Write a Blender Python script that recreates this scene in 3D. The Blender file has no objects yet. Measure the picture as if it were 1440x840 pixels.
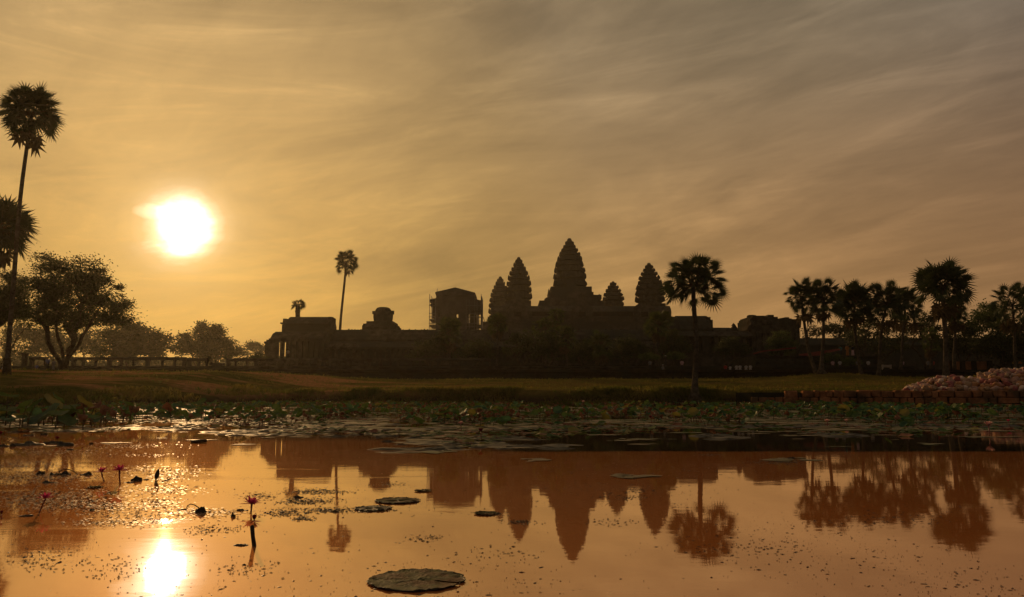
import bpy, math, random
from mathutils import Vector, Matrix, noise, Quaternion
R = math.radians
scene = bpy.context.scene
col = scene.collection

# ------------------------------------------------------------------ camera
CAMH = 0.85
F = 1050.0                      # focal length in photo pixels (1440 wide)
PITCH = math.atan(134.0 / F)    # horizon sits 134 px under the middle of the frame
cd = bpy.data.cameras.new('camera'); cam = bpy.data.objects.new('camera', cd); col.objects.link(cam)
cd.sensor_width = 36.0; cd.lens = 36.0 * F / 1440.0
cd.clip_start = 0.05; cd.clip_end = 6000
cam.location = (0, 0, CAMH); cam.rotation_euler = (math.pi / 2 + PITCH, 0, 0)
scene.camera = cam
CT, ST = math.cos(PITCH), math.sin(PITCH)

def ray(px, py):
    xu = (px - 720.0) / F; yu = (420.0 - py) / F
    return Vector((xu, CT - yu * ST, ST + yu * CT))
def P(px, py, Y):
    d = ray(px, py); return Vector((0, 0, CAMH)) + d * (Y / d.y)
def W(px, py, z=0.0):
    d = ray(px, py); return Vector((0, 0, CAMH)) + d * ((z - CAMH) / d.z)
def ppm(Y): return F / Y / 1.008       # photo pixels per metre at depth Y

# ------------------------------------------------------------------ sky, sun, exposure
SUN = ray(256, 320).normalized()
SUN_EL = math.asin(SUN.z); SUN_AZ = math.atan2(SUN.x, SUN.y)
world = bpy.data.worlds.new('World'); scene.world = world; world.use_nodes = True
nt = world.node_tree; N = nt.nodes; L = nt.links; N.clear()
def nd(t, **k):
    n = N.new(t)
    for a, b in k.items(): setattr(n, a, b)
    return n
def mth(op, a, b=None, c=None, clamp=False):
    n = N.new('ShaderNodeMath'); n.operation = op; n.use_clamp = clamp
    for i, s in enumerate((a, b, c)):
        if s is None: continue
        if isinstance(s, (int, float)): n.inputs[i].default_value = s
        else: L.new(s, n.inputs[i])
    return n.outputs[0]
def ramp(fac, stops, interp='LINEAR'):
    n = N.new('ShaderNodeValToRGB'); cr = n.color_ramp; cr.interpolation = interp
    while len(cr.elements) < len(stops): cr.elements.new(0.5)
    for e, (p, c) in zip(cr.elements, stops):
        e.position = p; e.color = (c[0], c[1], c[2], 1) if not isinstance(c, (int, float)) else (c, c, c, 1)
    L.new(fac, n.inputs[0]); return n.outputs[0]
def mixc(fac, a, b, mode='MIX'):
    n = N.new('ShaderNodeMix'); n.data_type = 'RGBA'; n.blend_type = mode
    for i, s in ((0, fac), (6, a), (7, b)):
        if isinstance(s, (int, float)): n.inputs[i].default_value = s
        elif isinstance(s, tuple): n.inputs[i].default_value = (*s, 1)
        else: L.new(s, n.inputs[i])
    return n.outputs[2]
tc = nd('ShaderNodeTexCoord'); gen = tc.outputs['Generated']
sep = nd('ShaderNodeSeparateXYZ'); L.new(gen, sep.inputs[0])
sx, sy, sz = sep.outputs
dn = nd('ShaderNodeVectorMath', operation='DOT_PRODUCT'); L.new(gen, dn.inputs[0]); dn.inputs[1].default_value = SUN
ang = mth('DIVIDE', mth('ARCCOSINE', mth('MINIMUM', dn.outputs['Value'], 0.9999999)), math.pi)   # 0..1 = 0..180 degrees
D = lambda deg: deg / 180.0
def cloudplane(px, py):
    d = ray(px, py).normalized(); return d.x / (max(d.z, 0) + 0.14), d.y / (max(d.z, 0) + 0.14)
_a, _b = cloudplane(640, 250), cloudplane(1080, 10)
CLOUD_ANGLE = math.degrees(math.atan2(_b[1] - _a[1], _b[0] - _a[0]))       # the streaks run towards the upper right
# thin high cloud: direction projected on a plane overhead
zc = mth('ADD', mth('MAXIMUM', sz, 0.0), 0.14)
u = mth('DIVIDE', sx, zc); v = mth('DIVIDE', sy, zc)
cb = nd('ShaderNodeCombineXYZ'); L.new(u, cb.inputs[0]); L.new(v, cb.inputs[1])
CA = CLOUD_ANGLE
def cloudnoise(rot, scl, sc, det, rough, dist, loc=(0, 0, 0)):
    m = nd('ShaderNodeMapping', vector_type='TEXTURE'); m.inputs['Rotation'].default_value = (0, 0, R(rot)); m.inputs['Scale'].default_value = scl
    m.inputs['Location'].default_value = loc
    L.new(cb.outputs[0], m.inputs['Vector'])
    n = nd('ShaderNodeTexNoise'); n.inputs['Scale'].default_value = sc; n.inputs['Detail'].default_value = det
    n.inputs['Roughness'].default_value = rough; n.inputs['Distortion'].default_value = dist
    L.new(m.outputs[0], n.inputs['Vector']); return n.outputs['Fac']
def dirnoise(scl, sc, det, rough, dist, slope, loc=(0, 0, 0)):
    # layers lying nearly level, rising slightly to the right
    q = nd('ShaderNodeCombineXYZ'); L.new(mth('MULTIPLY', sx, scl[0]), q.inputs[0]); L.new(mth('MULTIPLY', sy, scl[1]), q.inputs[1])
    L.new(mth('MULTIPLY', mth('SUBTRACT', sz, mth('MULTIPLY', sx, slope)), scl[2]), q.inputs[2])
    o_ = nd('ShaderNodeVectorMath', operation='ADD'); L.new(q.outputs[0], o_.inputs[0]); o_.inputs[1].default_value = loc
    n = nd('ShaderNodeTexNoise'); n.inputs['Scale'].default_value = sc; n.inputs['Detail'].default_value = det
    n.inputs['Roughness'].default_value = rough; n.inputs['Distortion'].default_value = dist
    L.new(o_.outputs[0], n.inputs['Vector']); return n.outputs['Fac']
c_big = dirnoise((1, 1, 2.6), 2.3, 6, 0.56, 0.9, 0.15, (1.3, 0.2, 0.4))
c_wisp = dirnoise((0.8, 0.8, 5.5), 3.2, 11, 0.64, 1.4, 0.14, (4.4, 1.2, 0.9))
c_fine = cloudnoise(CA - 5, (1.6, 0.6, 1), 4.0, 10, 0.66, 0.8, (7.3, 2.2, 0))
c_band = cloudnoise(CA, (2.0, 0.8, 1), 1.3, 6, 0.6, 1.2, (3.1, 1.7, 0))
low = ramp(ang, [
    (D(0), (0.43, 0.225, 0.026)), (D(8), (0.405, 0.205, 0.020)), (D(18), (0.405, 0.222, 0.045)), (D(30), (0.41, 0.222, 0.066)), (D(44), (0.405, 0.212, 0.074)),
    (D(58), (0.345, 0.178, 0.070)), (D(90), (0.22, 0.125, 0.062)), (D(180), (0.14, 0.100, 0.066))])
high = ramp(ang, [
    (D(0), (0.72, 0.43, 0.15)), (D(8), (0.61, 0.365, 0.122)), (D(15), (0.50, 0.31, 0.117)), (D(22), (0.365, 0.235, 0.098)), (D(30), (0.265, 0.184, 0.096)),
    (D(45), (0.232, 0.170, 0.100)), (D(60), (0.148, 0.120, 0.090)), (D(90), (0.115, 0.095, 0.076)), (D(180), (0.100, 0.084, 0.070))])
# low air is redder and brighter, overhead greyer
mrz = nd('ShaderNodeMapRange', interpolation_type='SMOOTHSTEP'); mrz.inputs[1].default_value = 0.08; mrz.inputs[2].default_value = 0.48; L.new(sz, mrz.inputs[0])
veil = mixc(mrz.outputs[0], low, high)
shade = ramp(c_big, [(0.30, 0.70), (0.45, 0.92), (0.57, 1.10), (0.70, 1.30)], 'EASE')
veil = mixc(1.0, veil, shade, 'MULTIPLY')
wis = ramp(c_wisp, [(0.34, 0.85), (0.48, 0.96), (0.55, 1.05), (0.62, 1.20), (0.74, 1.40)])
veil = mixc(0.68, veil, mixc(1.0, veil, wis, 'MULTIPLY'))
bnd = ramp(c_band, [(0.36, 0.91), (0.5, 1.0), (0.66, 1.13)])
veil = mixc(mth('MULTIPLY', mrz.outputs[0], 0.9), veil, mixc(1.0, veil, bnd, 'MULTIPLY'))
fin = ramp(c_fine, [(0.35, 0.95), (0.5, 1.0), (0.7, 1.06)])
veil = mixc(1.0, veil, fin, 'MULTIPLY')
# the sun behind the veil: core broken by the streaks of cloud
wob = mth('MULTIPLY_ADD', c_fine, 0.005, mth('MULTIPLY_ADD', c_wisp, 0.013, -0.009))
sang = mth('ADD', ang, wob)
glow = ramp(sang, [(D(0), (1.00000, 0.87500, 0.68750)), (D(0.75), (1.00000, 0.87500, 0.68750)), (D(1.15), (0.19000, 0.17000, 0.13500)), (D(1.55), (0.08000, 0.07000, 0.05300)), (D(1.95), (0.04900, 0.04250, 0.03000)), (D(2.4), (0.02500, 0.01937, 0.01188)), (D(3), (0.01188, 0.00813, 0.00406)), (D(4), (0.00500, 0.00313, 0.00125)), (D(6), (0.00156, 0.00094, 0.00025)), (D(9), (0.00000, 0.00000, 0.00000))])
sky = nd('ShaderNodeTexSky', sky_type='NISHITA'); sky.sun_disc = False
sky.sun_elevation = SUN_EL; sky.sun_rotation = SUN_AZ % (2 * math.pi); sky.dust_density = 4.0; sky.air_density = 1.2
nish = mixc(1.0, sky.outputs[0], (0.06, 0.06, 0.06), 'MULTIPLY')       # clear sky at strength 0.06 ...
tot = mixc(0.94, nish, veil)                                             # ... mostly hidden by the veil of cloud
# a small bright wisp at the upper left of the sun
_d0 = ray(214, 297).normalized(); _ax = (ray(244, 302).normalized() - _d0).normalized(); _ay = _ax.cross(_d0)
def along(vec, scl):
    q = nd('ShaderNodeVectorMath', operation='SUBTRACT'); L.new(gen, q.inputs[0]); q.inputs[1].default_value = _d0
    p = nd('ShaderNodeVectorMath', operation='DOT_PRODUCT'); L.new(q.outputs[0], p.inputs[0]); p.inputs[1].default_value = vec
    return mth('POWER', mth('ABSOLUTE', mth('DIVIDE', mth('ADD', p.outputs['Value'], mth('MULTIPLY_ADD', c_wisp, 0.03, -0.015)), scl)), 2.0)
wisp = mth('SUBTRACT', 1.0, mth('ADD', along(_ax, 0.021), along(_ay, 0.0080)), clamp=True)
tot = mixc(1.0, tot, mixc(1.0, wisp, (0.42, 0.37, 0.28), 'MULTIPLY'), 'ADD')
core = mixc(1.0, glow, (16.0, 16.0, 16.0), 'MULTIPLY')
tot = mixc(1.0, tot, core, 'ADD')
bg = nd('ShaderNodeBackground'); bg.inputs['Strength'].default_value = 1.0
L.new(tot, bg.inputs['Color'])
wo = nd('ShaderNodeOutputWorld'); L.new(bg.outputs[0], wo.inputs['Surface'])

sd = bpy.data.lights.new('sun', 'SUN'); sd.energy = 2.0; sd.angle = R(0.5); sd.color = (1.0, 0.58, 0.24)
so = bpy.data.objects.new('sun', sd); col.objects.link(so)
so.rotation_euler = (-SUN).to_track_quat('-Z', 'Y').to_euler(); so.location = (-60, 140, 60)
vs = scene.view_settings
vs.view_transform = 'Standard'; vs.look = 'None'; vs.exposure = -0.12; vs.gamma = 1.0; vs.use_curve_mapping = False
scene.render.engine = 'CYCLES'
cy = scene.cycles
cy.max_bounces = 6; cy.diffuse_bounces = 2; cy.glossy_bounces = 3; cy.transmission_bounces = 3; cy.volume_bounces = 0
cy.transparent_max_bounces = 8; cy.sample_clamp_indirect = 6.0; cy.use_denoising = True
cy.caustics_reflective = False; cy.caustics_refractive = False

HAZE_DENSITY = 0.00013
HAZE_G = 0.68

# ------------------------------------------------------------------ helpers
def tag(o, label=None, cat=None, group=None, kind=None):
    if label: o['label'] = label
    if cat: o['category'] = cat
    if group: o['group'] = group
    if kind: o['kind'] = kind
    return o
def empty(name, loc, label, cat, group=None):
    o = bpy.data.objects.new(name, None); col.objects.link(o); o.location = loc; o.empty_display_size = 0.3
    return tag(o, label, cat, group, 'thing')
class MB:
    def __init__(s): s.v = []; s.f = []
    def add(s, vs_, fs):
        n = len(s.v); s.v.extend(Vector(p) for p in vs_); s.f.extend([tuple(i + n for i in f) for f in fs])
    def box(s, x0, x1, y0, y1, z0, z1):
        s.add([(x0, y0, z0), (x1, y0, z0), (x1, y1, z0), (x0, y1, z0), (x0, y0, z1), (x1, y0, z1), (x1, y1, z1), (x0, y1, z1)],
              [(3, 2, 1, 0), (4, 5, 6, 7), (0, 1, 5, 4), (1, 2, 6, 5), (2, 3, 7, 6), (3, 0, 4, 7)])
    def rock(s, c, h, rnd, jit=0.12, rotz=0.0, b=0.22):
        """a worn block: a box with chamfered edges and uneven corners"""
        vs_ = []; idx = {}
        for sx_ in (-1, 1):
            for sy_ in (-1, 1):
                for sz_ in (-1, 1):
                    for ax in range(3):
                        p = [sx_ * h[0], sy_ * h[1], sz_ * h[2]]
                        for a in range(3):
                            if a != ax: p[a] *= 1 - b * rnd.uniform(0.6, 1.3) * min(h) / h[a]
                        p = [q + rnd.uniform(-jit, jit) * min(h) for q in p]
                        x, y = p[0] * math.cos(rotz) - p[1] * math.sin(rotz), p[0] * math.sin(rotz) + p[1] * math.cos(rotz)
                        idx[(sx_, sy_, sz_, ax)] = len(vs_); vs_.append((c[0] + x, c[1] + y, c[2] + p[2]))
        fs = []
        for ax in range(3):
            a, b_ = [q for q in range(3) if q != ax]
            for sg in (-1, 1):
                q = []
                for (u_, w_) in ((-1, -1), (1, -1), (1, 1), (-1, 1)):
                    k = [0, 0, 0]; k[ax] = sg; k[a] = u_; k[b_] = w_; q.append(idx[(*k, ax)])
                fs.append(tuple(q if sg * (1 if ax != 1 else -1) > 0 else q[::-1]))
        for a in range(3):          # edges
            o1, o2 = [q for q in range(3) if q != a]
            for s1 in (-1, 1):
                for s2 in (-1, 1):
                    k0 = [0, 0, 0]; k1 = [0, 0, 0]; k0[a] = -1; k1[a] = 1
                    for k in (k0, k1): k[o1] = s1; k[o2] = s2
                    fs.append((idx[(*k0, o1)], idx[(*k1, o1)], idx[(*k1, o2)], idx[(*k0, o2)]))
        for sx_ in (-1, 1):
            for sy_ in (-1, 1):
                for sz_ in (-1, 1): fs.append(tuple(idx[(sx_, sy_, sz_, ax)] for ax in range(3)))
        s.add(vs_, fs)
    def tube(s, pts, rad, n=6, cap=True):
        pts = [Vector(p) for p in pts]; m = len(pts)
        if isinstance(rad, (int, float)): rad = [rad] * m
        base = len(s.v); up = Vector((0.13, 0.31, 0.94))
        for i, p in enumerate(pts):
            t = (pts[min(i + 1, m - 1)] - pts[max(i - 1, 0)])
            t = t.normalized() if t.length > 1e-9 else Vector((0, 0, 1))
            a = t.cross(up)
            if a.length < 1e-3: a = t.cross(Vector((1, 0, 0)))
            a.normalize(); b = t.cross(a)
            for k in range(n):
                an = 2 * math.pi * k / n
                s.v.append(p + (a * math.cos(an) + b * math.sin(an)) * rad[i])
        for i in range(m - 1):
            for k in range(n):
                s.f.append((base + i * n + k, base + i * n + (k + 1) % n, base + (i + 1) * n + (k + 1) % n, base + (i + 1) * n + k))
        if cap:
            s.f.append(tuple(base + k for k in range(n))[::-1]); s.f.append(tuple(base + (m - 1) * n + k for k in range(n)))
    def prism(s, pts, axis, a, b):
        """closed outline extruded along an axis; pts are the two other coordinates in order"""
        n = len(pts)
        def mk(p, t): return {'x': (t, p[0], p[1]), 'y': (p[0], t, p[1]), 'z': (p[0], p[1], t)}[axis]
        vs_ = [mk(p, a) for p in pts] + [mk(p, b) for p in pts]
        fs = [tuple(range(n))[::-1], tuple(range(n, 2 * n))] + [(i, (i + 1) % n, n + (i + 1) % n, n + i) for i in range(n)]
        s.add(vs_, fs)
    def build(s, name, mat, parent=None, origin=None, smooth=False):
        o0 = Vector(parent.location) if parent is not None else Vector(origin or (0, 0, 0))
        me = bpy.data.meshes.new(name)
        me.from_pydata([p - o0 for p in s.v], [], s.f); me.update()
        o = bpy.data.objects.new(name, me); col.objects.link(o)
        if mat is not None: me.materials.append(mat)
        if smooth: me.polygons.foreach_set('use_smooth', [True] * len(me.polygons))
        if parent is not None:
            o.parent = parent
        else: o.location = o0
        return o
def subpart(mb, name, mat, part, thing, smooth=False):
    """a sub-part: its part's frame equals the thing's frame"""
    me_o = mb.build(name, mat, None, tuple(thing.location), smooth)
    me_o.location = (0, 0, 0); me_o.parent = part
    return me_o

# ------------------------------------------------------------------ materials
def material(name, base, rough=0.8, spec=0.3, var=None, scale=3.0, detail=6, bump=0.0, bscale=20.0, bdist=0.02, var2=None, scale2=0.4, transl=0.0, coords='Object', pos=(0.4, 0.62)):
    m = bpy.data.materials.new(name); m.use_nodes = True
    t = m.node_tree; n = t.nodes; l = t.links; bs = n['Principled BSDF']
    bs.inputs['Roughness'].default_value = rough; bs.inputs['Specular IOR Level'].default_value = spec
    bs.inputs['Base Color'].default_value = (*base, 1)
    tcn = n.new('ShaderNodeTexCoord')
    geo = n.new('ShaderNodeNewGeometry')
    vec = geo.outputs['Position'] if coords == 'World' else tcn.outputs['Object']
    out = None
    if var:
        nn = n.new('ShaderNodeTexNoise'); nn.inputs['Scale'].default_value = scale; nn.inputs['Detail'].default_value = detail; nn.inputs['Roughness'].default_value = 0.65
        l.new(vec, nn.inputs['Vector'])
        cr = n.new('ShaderNodeValToRGB'); cr.color_ramp.elements[0].position = pos[0]; cr.color_ramp.elements[1].position = pos[1]
        cr.color_ramp.elements[0].color = (*base, 1); cr.color_ramp.elements[1].color = (*var, 1)
        l.new(nn.outputs['Fac'], cr.inputs[0]); out = cr.outputs[0]
        if var2:
            n2 = n.new('ShaderNodeTexNoise'); n2.inputs['Scale'].default_value = scale2; n2.inputs['Detail'].default_value = 5
            l.new(vec, n2.inputs['Vector'])
            r2 = n.new('ShaderNodeValToRGB'); r2.color_ramp.elements[0].position = 0.45; r2.color_ramp.elements[1].position = 0.6
            l.new(n2.outputs['Fac'], r2.inputs[0])
            mx = n.new('ShaderNodeMix'); mx.data_type = 'RGBA'
            l.new(r2.outputs[0], mx.inputs[0]); l.new(out, mx.inputs[6]); mx.inputs[7].default_value = (*var2, 1)
            out = mx.outputs[2]
        l.new(out, bs.inputs['Base Color'])
    if bump > 0:
        bn = n.new('ShaderNodeTexNoise'); bn.inputs['Scale'].default_value = bscale; bn.inputs['Detail'].default_value = 6
        l.new(vec, bn.inputs['Vector'])
        bp = n.new('ShaderNodeBump'); bp.inputs['Strength'].default_value = bump; bp.inputs['Distance'].default_value = bdist
        l.new(bn.outputs['Fac'], bp.inputs['Height']); l.new(bp.outputs[0], bs.inputs['Normal'])
    if transl > 0:
        tr = n.new('ShaderNodeBsdfTranslucent'); ms = n.new('ShaderNodeMixShader'); ms.inputs[0].default_value = transl
        if out is not None: l.new(out, tr.inputs['Color'])
        else: tr.inputs['Color'].default_value = (*base, 1)
        om = n['Material Output']
        l.new(bs.outputs[0], ms.inputs[1]); l.new(tr.outputs[0], ms.inputs[2]); l.new(ms.outputs[0], om.inputs['Surface'])
    return m
M = {}
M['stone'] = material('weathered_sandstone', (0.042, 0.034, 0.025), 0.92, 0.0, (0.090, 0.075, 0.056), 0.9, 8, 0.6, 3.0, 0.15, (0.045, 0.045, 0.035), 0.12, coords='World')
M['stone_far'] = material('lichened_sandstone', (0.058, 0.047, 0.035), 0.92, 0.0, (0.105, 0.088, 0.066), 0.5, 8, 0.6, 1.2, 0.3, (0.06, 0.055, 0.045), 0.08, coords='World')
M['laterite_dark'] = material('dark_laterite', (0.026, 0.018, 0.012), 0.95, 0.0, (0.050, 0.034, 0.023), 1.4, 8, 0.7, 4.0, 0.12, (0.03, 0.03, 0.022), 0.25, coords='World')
M['laterite'] = material('red_laterite_block', (0.26, 0.110, 0.050), 0.95, 0.0, (0.44, 0.20, 0.095), 1.6, 8, 0.8, 9.0, 0.05, (0.12, 0.075, 0.045), 0.7, coords='World')
M['cladding'] = material('scaffold_sheeting', (0.07, 0.06, 0.05), 0.85, 0.2, (0.11, 0.095, 0.075), 0.5, 4, coords='World')
M['steel'] = material('scaffold_steel', (0.12, 0.11, 0.10), 0.6, 0.4)
M['palmleaf'] = material('palm_leaf', (0.030, 0.045, 0.014), 0.6, 0.25, (0.060, 0.075, 0.022), 1.3, 3, transl=0.22)
M['palmleaf_pale'] = material('pale_palm_leaf', (0.055, 0.075, 0.018), 0.6, 0.2, (0.11, 0.125, 0.032), 1.3, 3, transl=0.2)
M['palmdry'] = material('dry_palm_leaf', (0.10, 0.070, 0.035), 0.9, 0.1, (0.15, 0.11, 0.06), 1.5, 3, transl=0.15)
M['palmtrunk'] = material('palm_trunk', (0.060, 0.048, 0.036), 0.95, 0.0, (0.12, 0.10, 0.075), 3.0, 6, 0.6, 9.0, 0.05)
M['bark'] = material('tree_bark', (0.050, 0.038, 0.026), 0.95, 0.0, (0.10, 0.08, 0.055), 2.0, 6, 0.6, 8.0, 0.05)
M['leaf'] = material('tree_leaf', (0.034, 0.046, 0.014), 0.65, 0.2, (0.075, 0.085, 0.024), 0.5, 3, transl=0.3)
M['leaf_light'] = material('light_tree_leaf', (0.065, 0.095, 0.022), 0.65, 0.2, (0.14, 0.165, 0.042), 0.45, 3, transl=0.3)
M['lotus'] = material('lotus_leaf_green', (0.046, 0.090, 0.020), 0.55, 0.2, (0.10, 0.155, 0.036), 2.5, 3, transl=0.33)
M['lotus_blue'] = material('lotus_leaf_bluish', (0.034, 0.085, 0.042), 0.55, 0.2, (0.07, 0.15, 0.075), 2.5, 3, transl=0.35)
M['lotus_yellow'] = material('lotus_leaf_yellowing', (0.16, 0.15, 0.030), 0.6, 0.3, (0.24, 0.20, 0.05), 2.5, 3, transl=0.3)
M['lotus_dry'] = material('lotus_leaf_withered', (0.12, 0.055, 0.030), 0.85, 0.15, (0.27, 0.125, 0.075), 3.0, 4, transl=0.15)
M['stem'] = material('water_plant_stem', (0.060, 0.045, 0.022), 0.7, 0.3, (0.09, 0.075, 0.03), 8.0, 3)
M['petal'] = material('magenta_petal', (0.52, 0.035, 0.13), 0.5, 0.3, (0.68, 0.09, 0.24), 6.0, 3, transl=0.5)
M['petal_dark'] = material('dark_red_petal', (0.16, 0.012, 0.030), 0.5, 0.3, (0.24, 0.03, 0.06), 6.0, 3, transl=0.2)
M['petal_pale'] = material('pale_pink_petal', (0.70, 0.36, 0.36), 0.5, 0.3, (0.80, 0.55, 0.50), 6.0, 3, transl=0.3)
M['yellow'] = material('yellow_stamen', (0.6, 0.36, 0.05), 0.6, 0.3)
M['wet_leaf'] = material('dead_wet_leaf', (0.022, 0.016, 0.010), 0.6, 0.25, (0.055, 0.038, 0.020), 14.0, 4, 0.4, 40.0, 0.004)
M['pad'] = material('lily_pad', (0.016, 0.018, 0.005), 0.6, 0.08, (0.100, 0.105, 0.024), 22.0, 12, 0.7, 60.0, 0.006, (0.11, 0.055, 0.020), 9.0)
M['weed'] = material('floating_weed', (0.030, 0.024, 0.010), 0.55, 0.4, (0.085, 0.060, 0.025), 5.0, 4)
M['speck'] = material('floating_speck', (0.055, 0.030, 0.014), 0.5, 0.4, (0.12, 0.065, 0.03), 3.0, 3)
M['film'] = material('duckweed_film', (0.14, 0.115, 0.060), 0.55, 0.15, (0.26, 0.20, 0.12), 2.2, 8, 0.7, 30.0, 0.02, (0.10, 0.11, 0.045), 0.6, coords='World')
M['grassblade'] = material('grass_blade', (0.080, 0.098, 0.016), 0.7, 0.1, (0.21, 0.16, 0.036), 0.35, 4, transl=0.6, coords='World')
M['log'] = material('driftwood', (0.040, 0.027, 0.016), 0.8, 0.2, (0.07, 0.05, 0.03), 9.0, 5, 0.5, 30.0, 0.01)
for i, c in enumerate([(0.56, 0.35, 0.26), (0.45, 0.25, 0.18), (0.70, 0.52, 0.41), (0.42, 0.27, 0.16), (0.52, 0.22, 0.17), (0.55, 0.27, 0.12), (0.34, 0.10, 0.09)]):
    M['bag%d' % i] = material('sack_cloth', c, 0.75, 0.25, tuple(q * 0.62 for q in c), 3.5, 5, 0.5, 9.0, 0.03)
def plain(name, c, rough=0.8): return material(name, c, rough, 0.25, tuple(q * 0.75 for q in c), 6.0, 3)
M['skin'] = plain('skin', (0.22, 0.12, 0.07)); M['hair'] = plain('black_hair', (0.012, 0.010, 0.009))
CL = {k: plain('cloth_' + k, c) for k, c in dict(white=(0.48, 0.44, 0.40), yellow=(0.55, 0.36, 0.05), orange=(0.36, 0.13, 0.025), blue=(0.10, 0.13, 0.28),
      teal=(0.05, 0.17, 0.16), red=(0.40, 0.04, 0.03), dark=(0.03, 0.028, 0.03), pink=(0.55, 0.34, 0.34), grey=(0.2, 0.19, 0.18)).items()}
M['redcloth'] = plain('red_cloth', (0.17, 0.028, 0.018)); M['board'] = plain('painted_board', (0.42, 0.34, 0.26))

# ground: lawn, bare red soil and dark mud
def ground_material():
    m = bpy.data.materials.new('bank_ground'); m.use_nodes = True
    t = m.node_tree; n = t.nodes; l = t.links; bs = n['Principled BSDF']; bs.inputs['Roughness'].default_value = 0.95; bs.inputs['Specular IOR Level'].default_value = 0.0
    g = n.new('ShaderNodeNewGeometry')
    def noi(scale, det=6, stretch=(1, 1, 1)):
        mp = n.new('ShaderNodeMapping'); mp.inputs['Scale'].default_value = stretch; l.new(g.outputs['Position'], mp.inputs[0])
        q = n.new('ShaderNodeTexNoise'); q.inputs['Scale'].default_value = scale; q.inputs['Detail'].default_value = det; q.inputs['Roughness'].default_value = 0.62
        l.new(mp.outputs[0], q.inputs['Vector']); return q.outputs['Fac']
    def rp(f, a, b, ca, cb_):
        q = n.new('ShaderNodeValToRGB'); q.color_ramp.elements[0].position = a; q.color_ramp.elements[1].position = b
        q.color_ramp.elements[0].color = (*ca, 1); q.color_ramp.elements[1].color = (*cb_, 1); l.new(f, q.inputs[0]); return q.outputs[0]
    def mx(f, a, b):
        q = n.new('ShaderNodeMix'); q.data_type = 'RGBA'
        if isinstance(f, float): q.inputs[0].default_value = f
        else: l.new(f, q.inputs[0])
        l.new(a, q.inputs[6]); l.new(b, q.inputs[7]); return q.outputs[2]
    grass = mx(rp(noi(0.22, 6, (0.5, 1.6, 1)), 0.42, 0.62, (0, 0, 0), (1, 1, 1)), rp(noi(1.6, 8), 0.35, 0.68, (0.050, 0.052, 0.009), (0.105, 0.088, 0.020)), rp(noi(1.9, 8), 0.33, 0.66, (0.080, 0.060, 0.016), (0.19, 0.14, 0.034)))
    soil = rp(noi(2.3), 0.35, 0.65, (0.24, 0.112, 0.042), (0.42, 0.20, 0.080))
    patch = rp(noi(0.13, 6, (0.6, 1.3, 1)), 0.46, 0.57, (0, 0, 0), (1, 1, 1))
    sp = n.new('ShaderNodeSeparateXYZ'); l.new(g.outputs['Position'], sp.inputs[0])
    wx = n.new('ShaderNodeMapRange'); wx.interpolation_type = 'SMOOTHSTEP'; wx.inputs[1].default_value = 4; wx.inputs[2].default_value = -22; wx.inputs[3].default_value = 0.15; wx.inputs[4].default_value = 1
    l.new(sp.outputs[0], wx.inputs[0]); pm_ = n.new('ShaderNodeMath'); pm_.operation = 'MULTIPLY'; l.new(patch, pm_.inputs[0]); l.new(wx.outputs[0], pm_.inputs[1])
    c = mx(pm_.outputs[0], grass, soil)
    mud = rp(noi(3.0), 0.3, 0.7, (0.030, 0.020, 0.012), (0.060, 0.038, 0.022))
    mr = n.new('ShaderNodeMapRange'); mr.inputs[1].default_value = 0.35; mr.inputs[2].default_value = 0.95; mr.inputs[3].default_value = 1; mr.inputs[4].default_value = 0
    l.new(sp.outputs[2], mr.inputs[0]); c = mx(mr.outputs[0], c, mud)
    l.new(c, bs.inputs['Base Color'])
    bp = n.new('ShaderNodeBump'); bp.inputs['Strength'].default_value = 0.8; bp.inputs['Distance'].default_value = 0.12
    l.new(noi(4.0, 8), bp.inputs['Height']); l.new(bp.outputs[0], bs.inputs['Normal'])
    return m
M['ground'] = ground_material()

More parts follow.
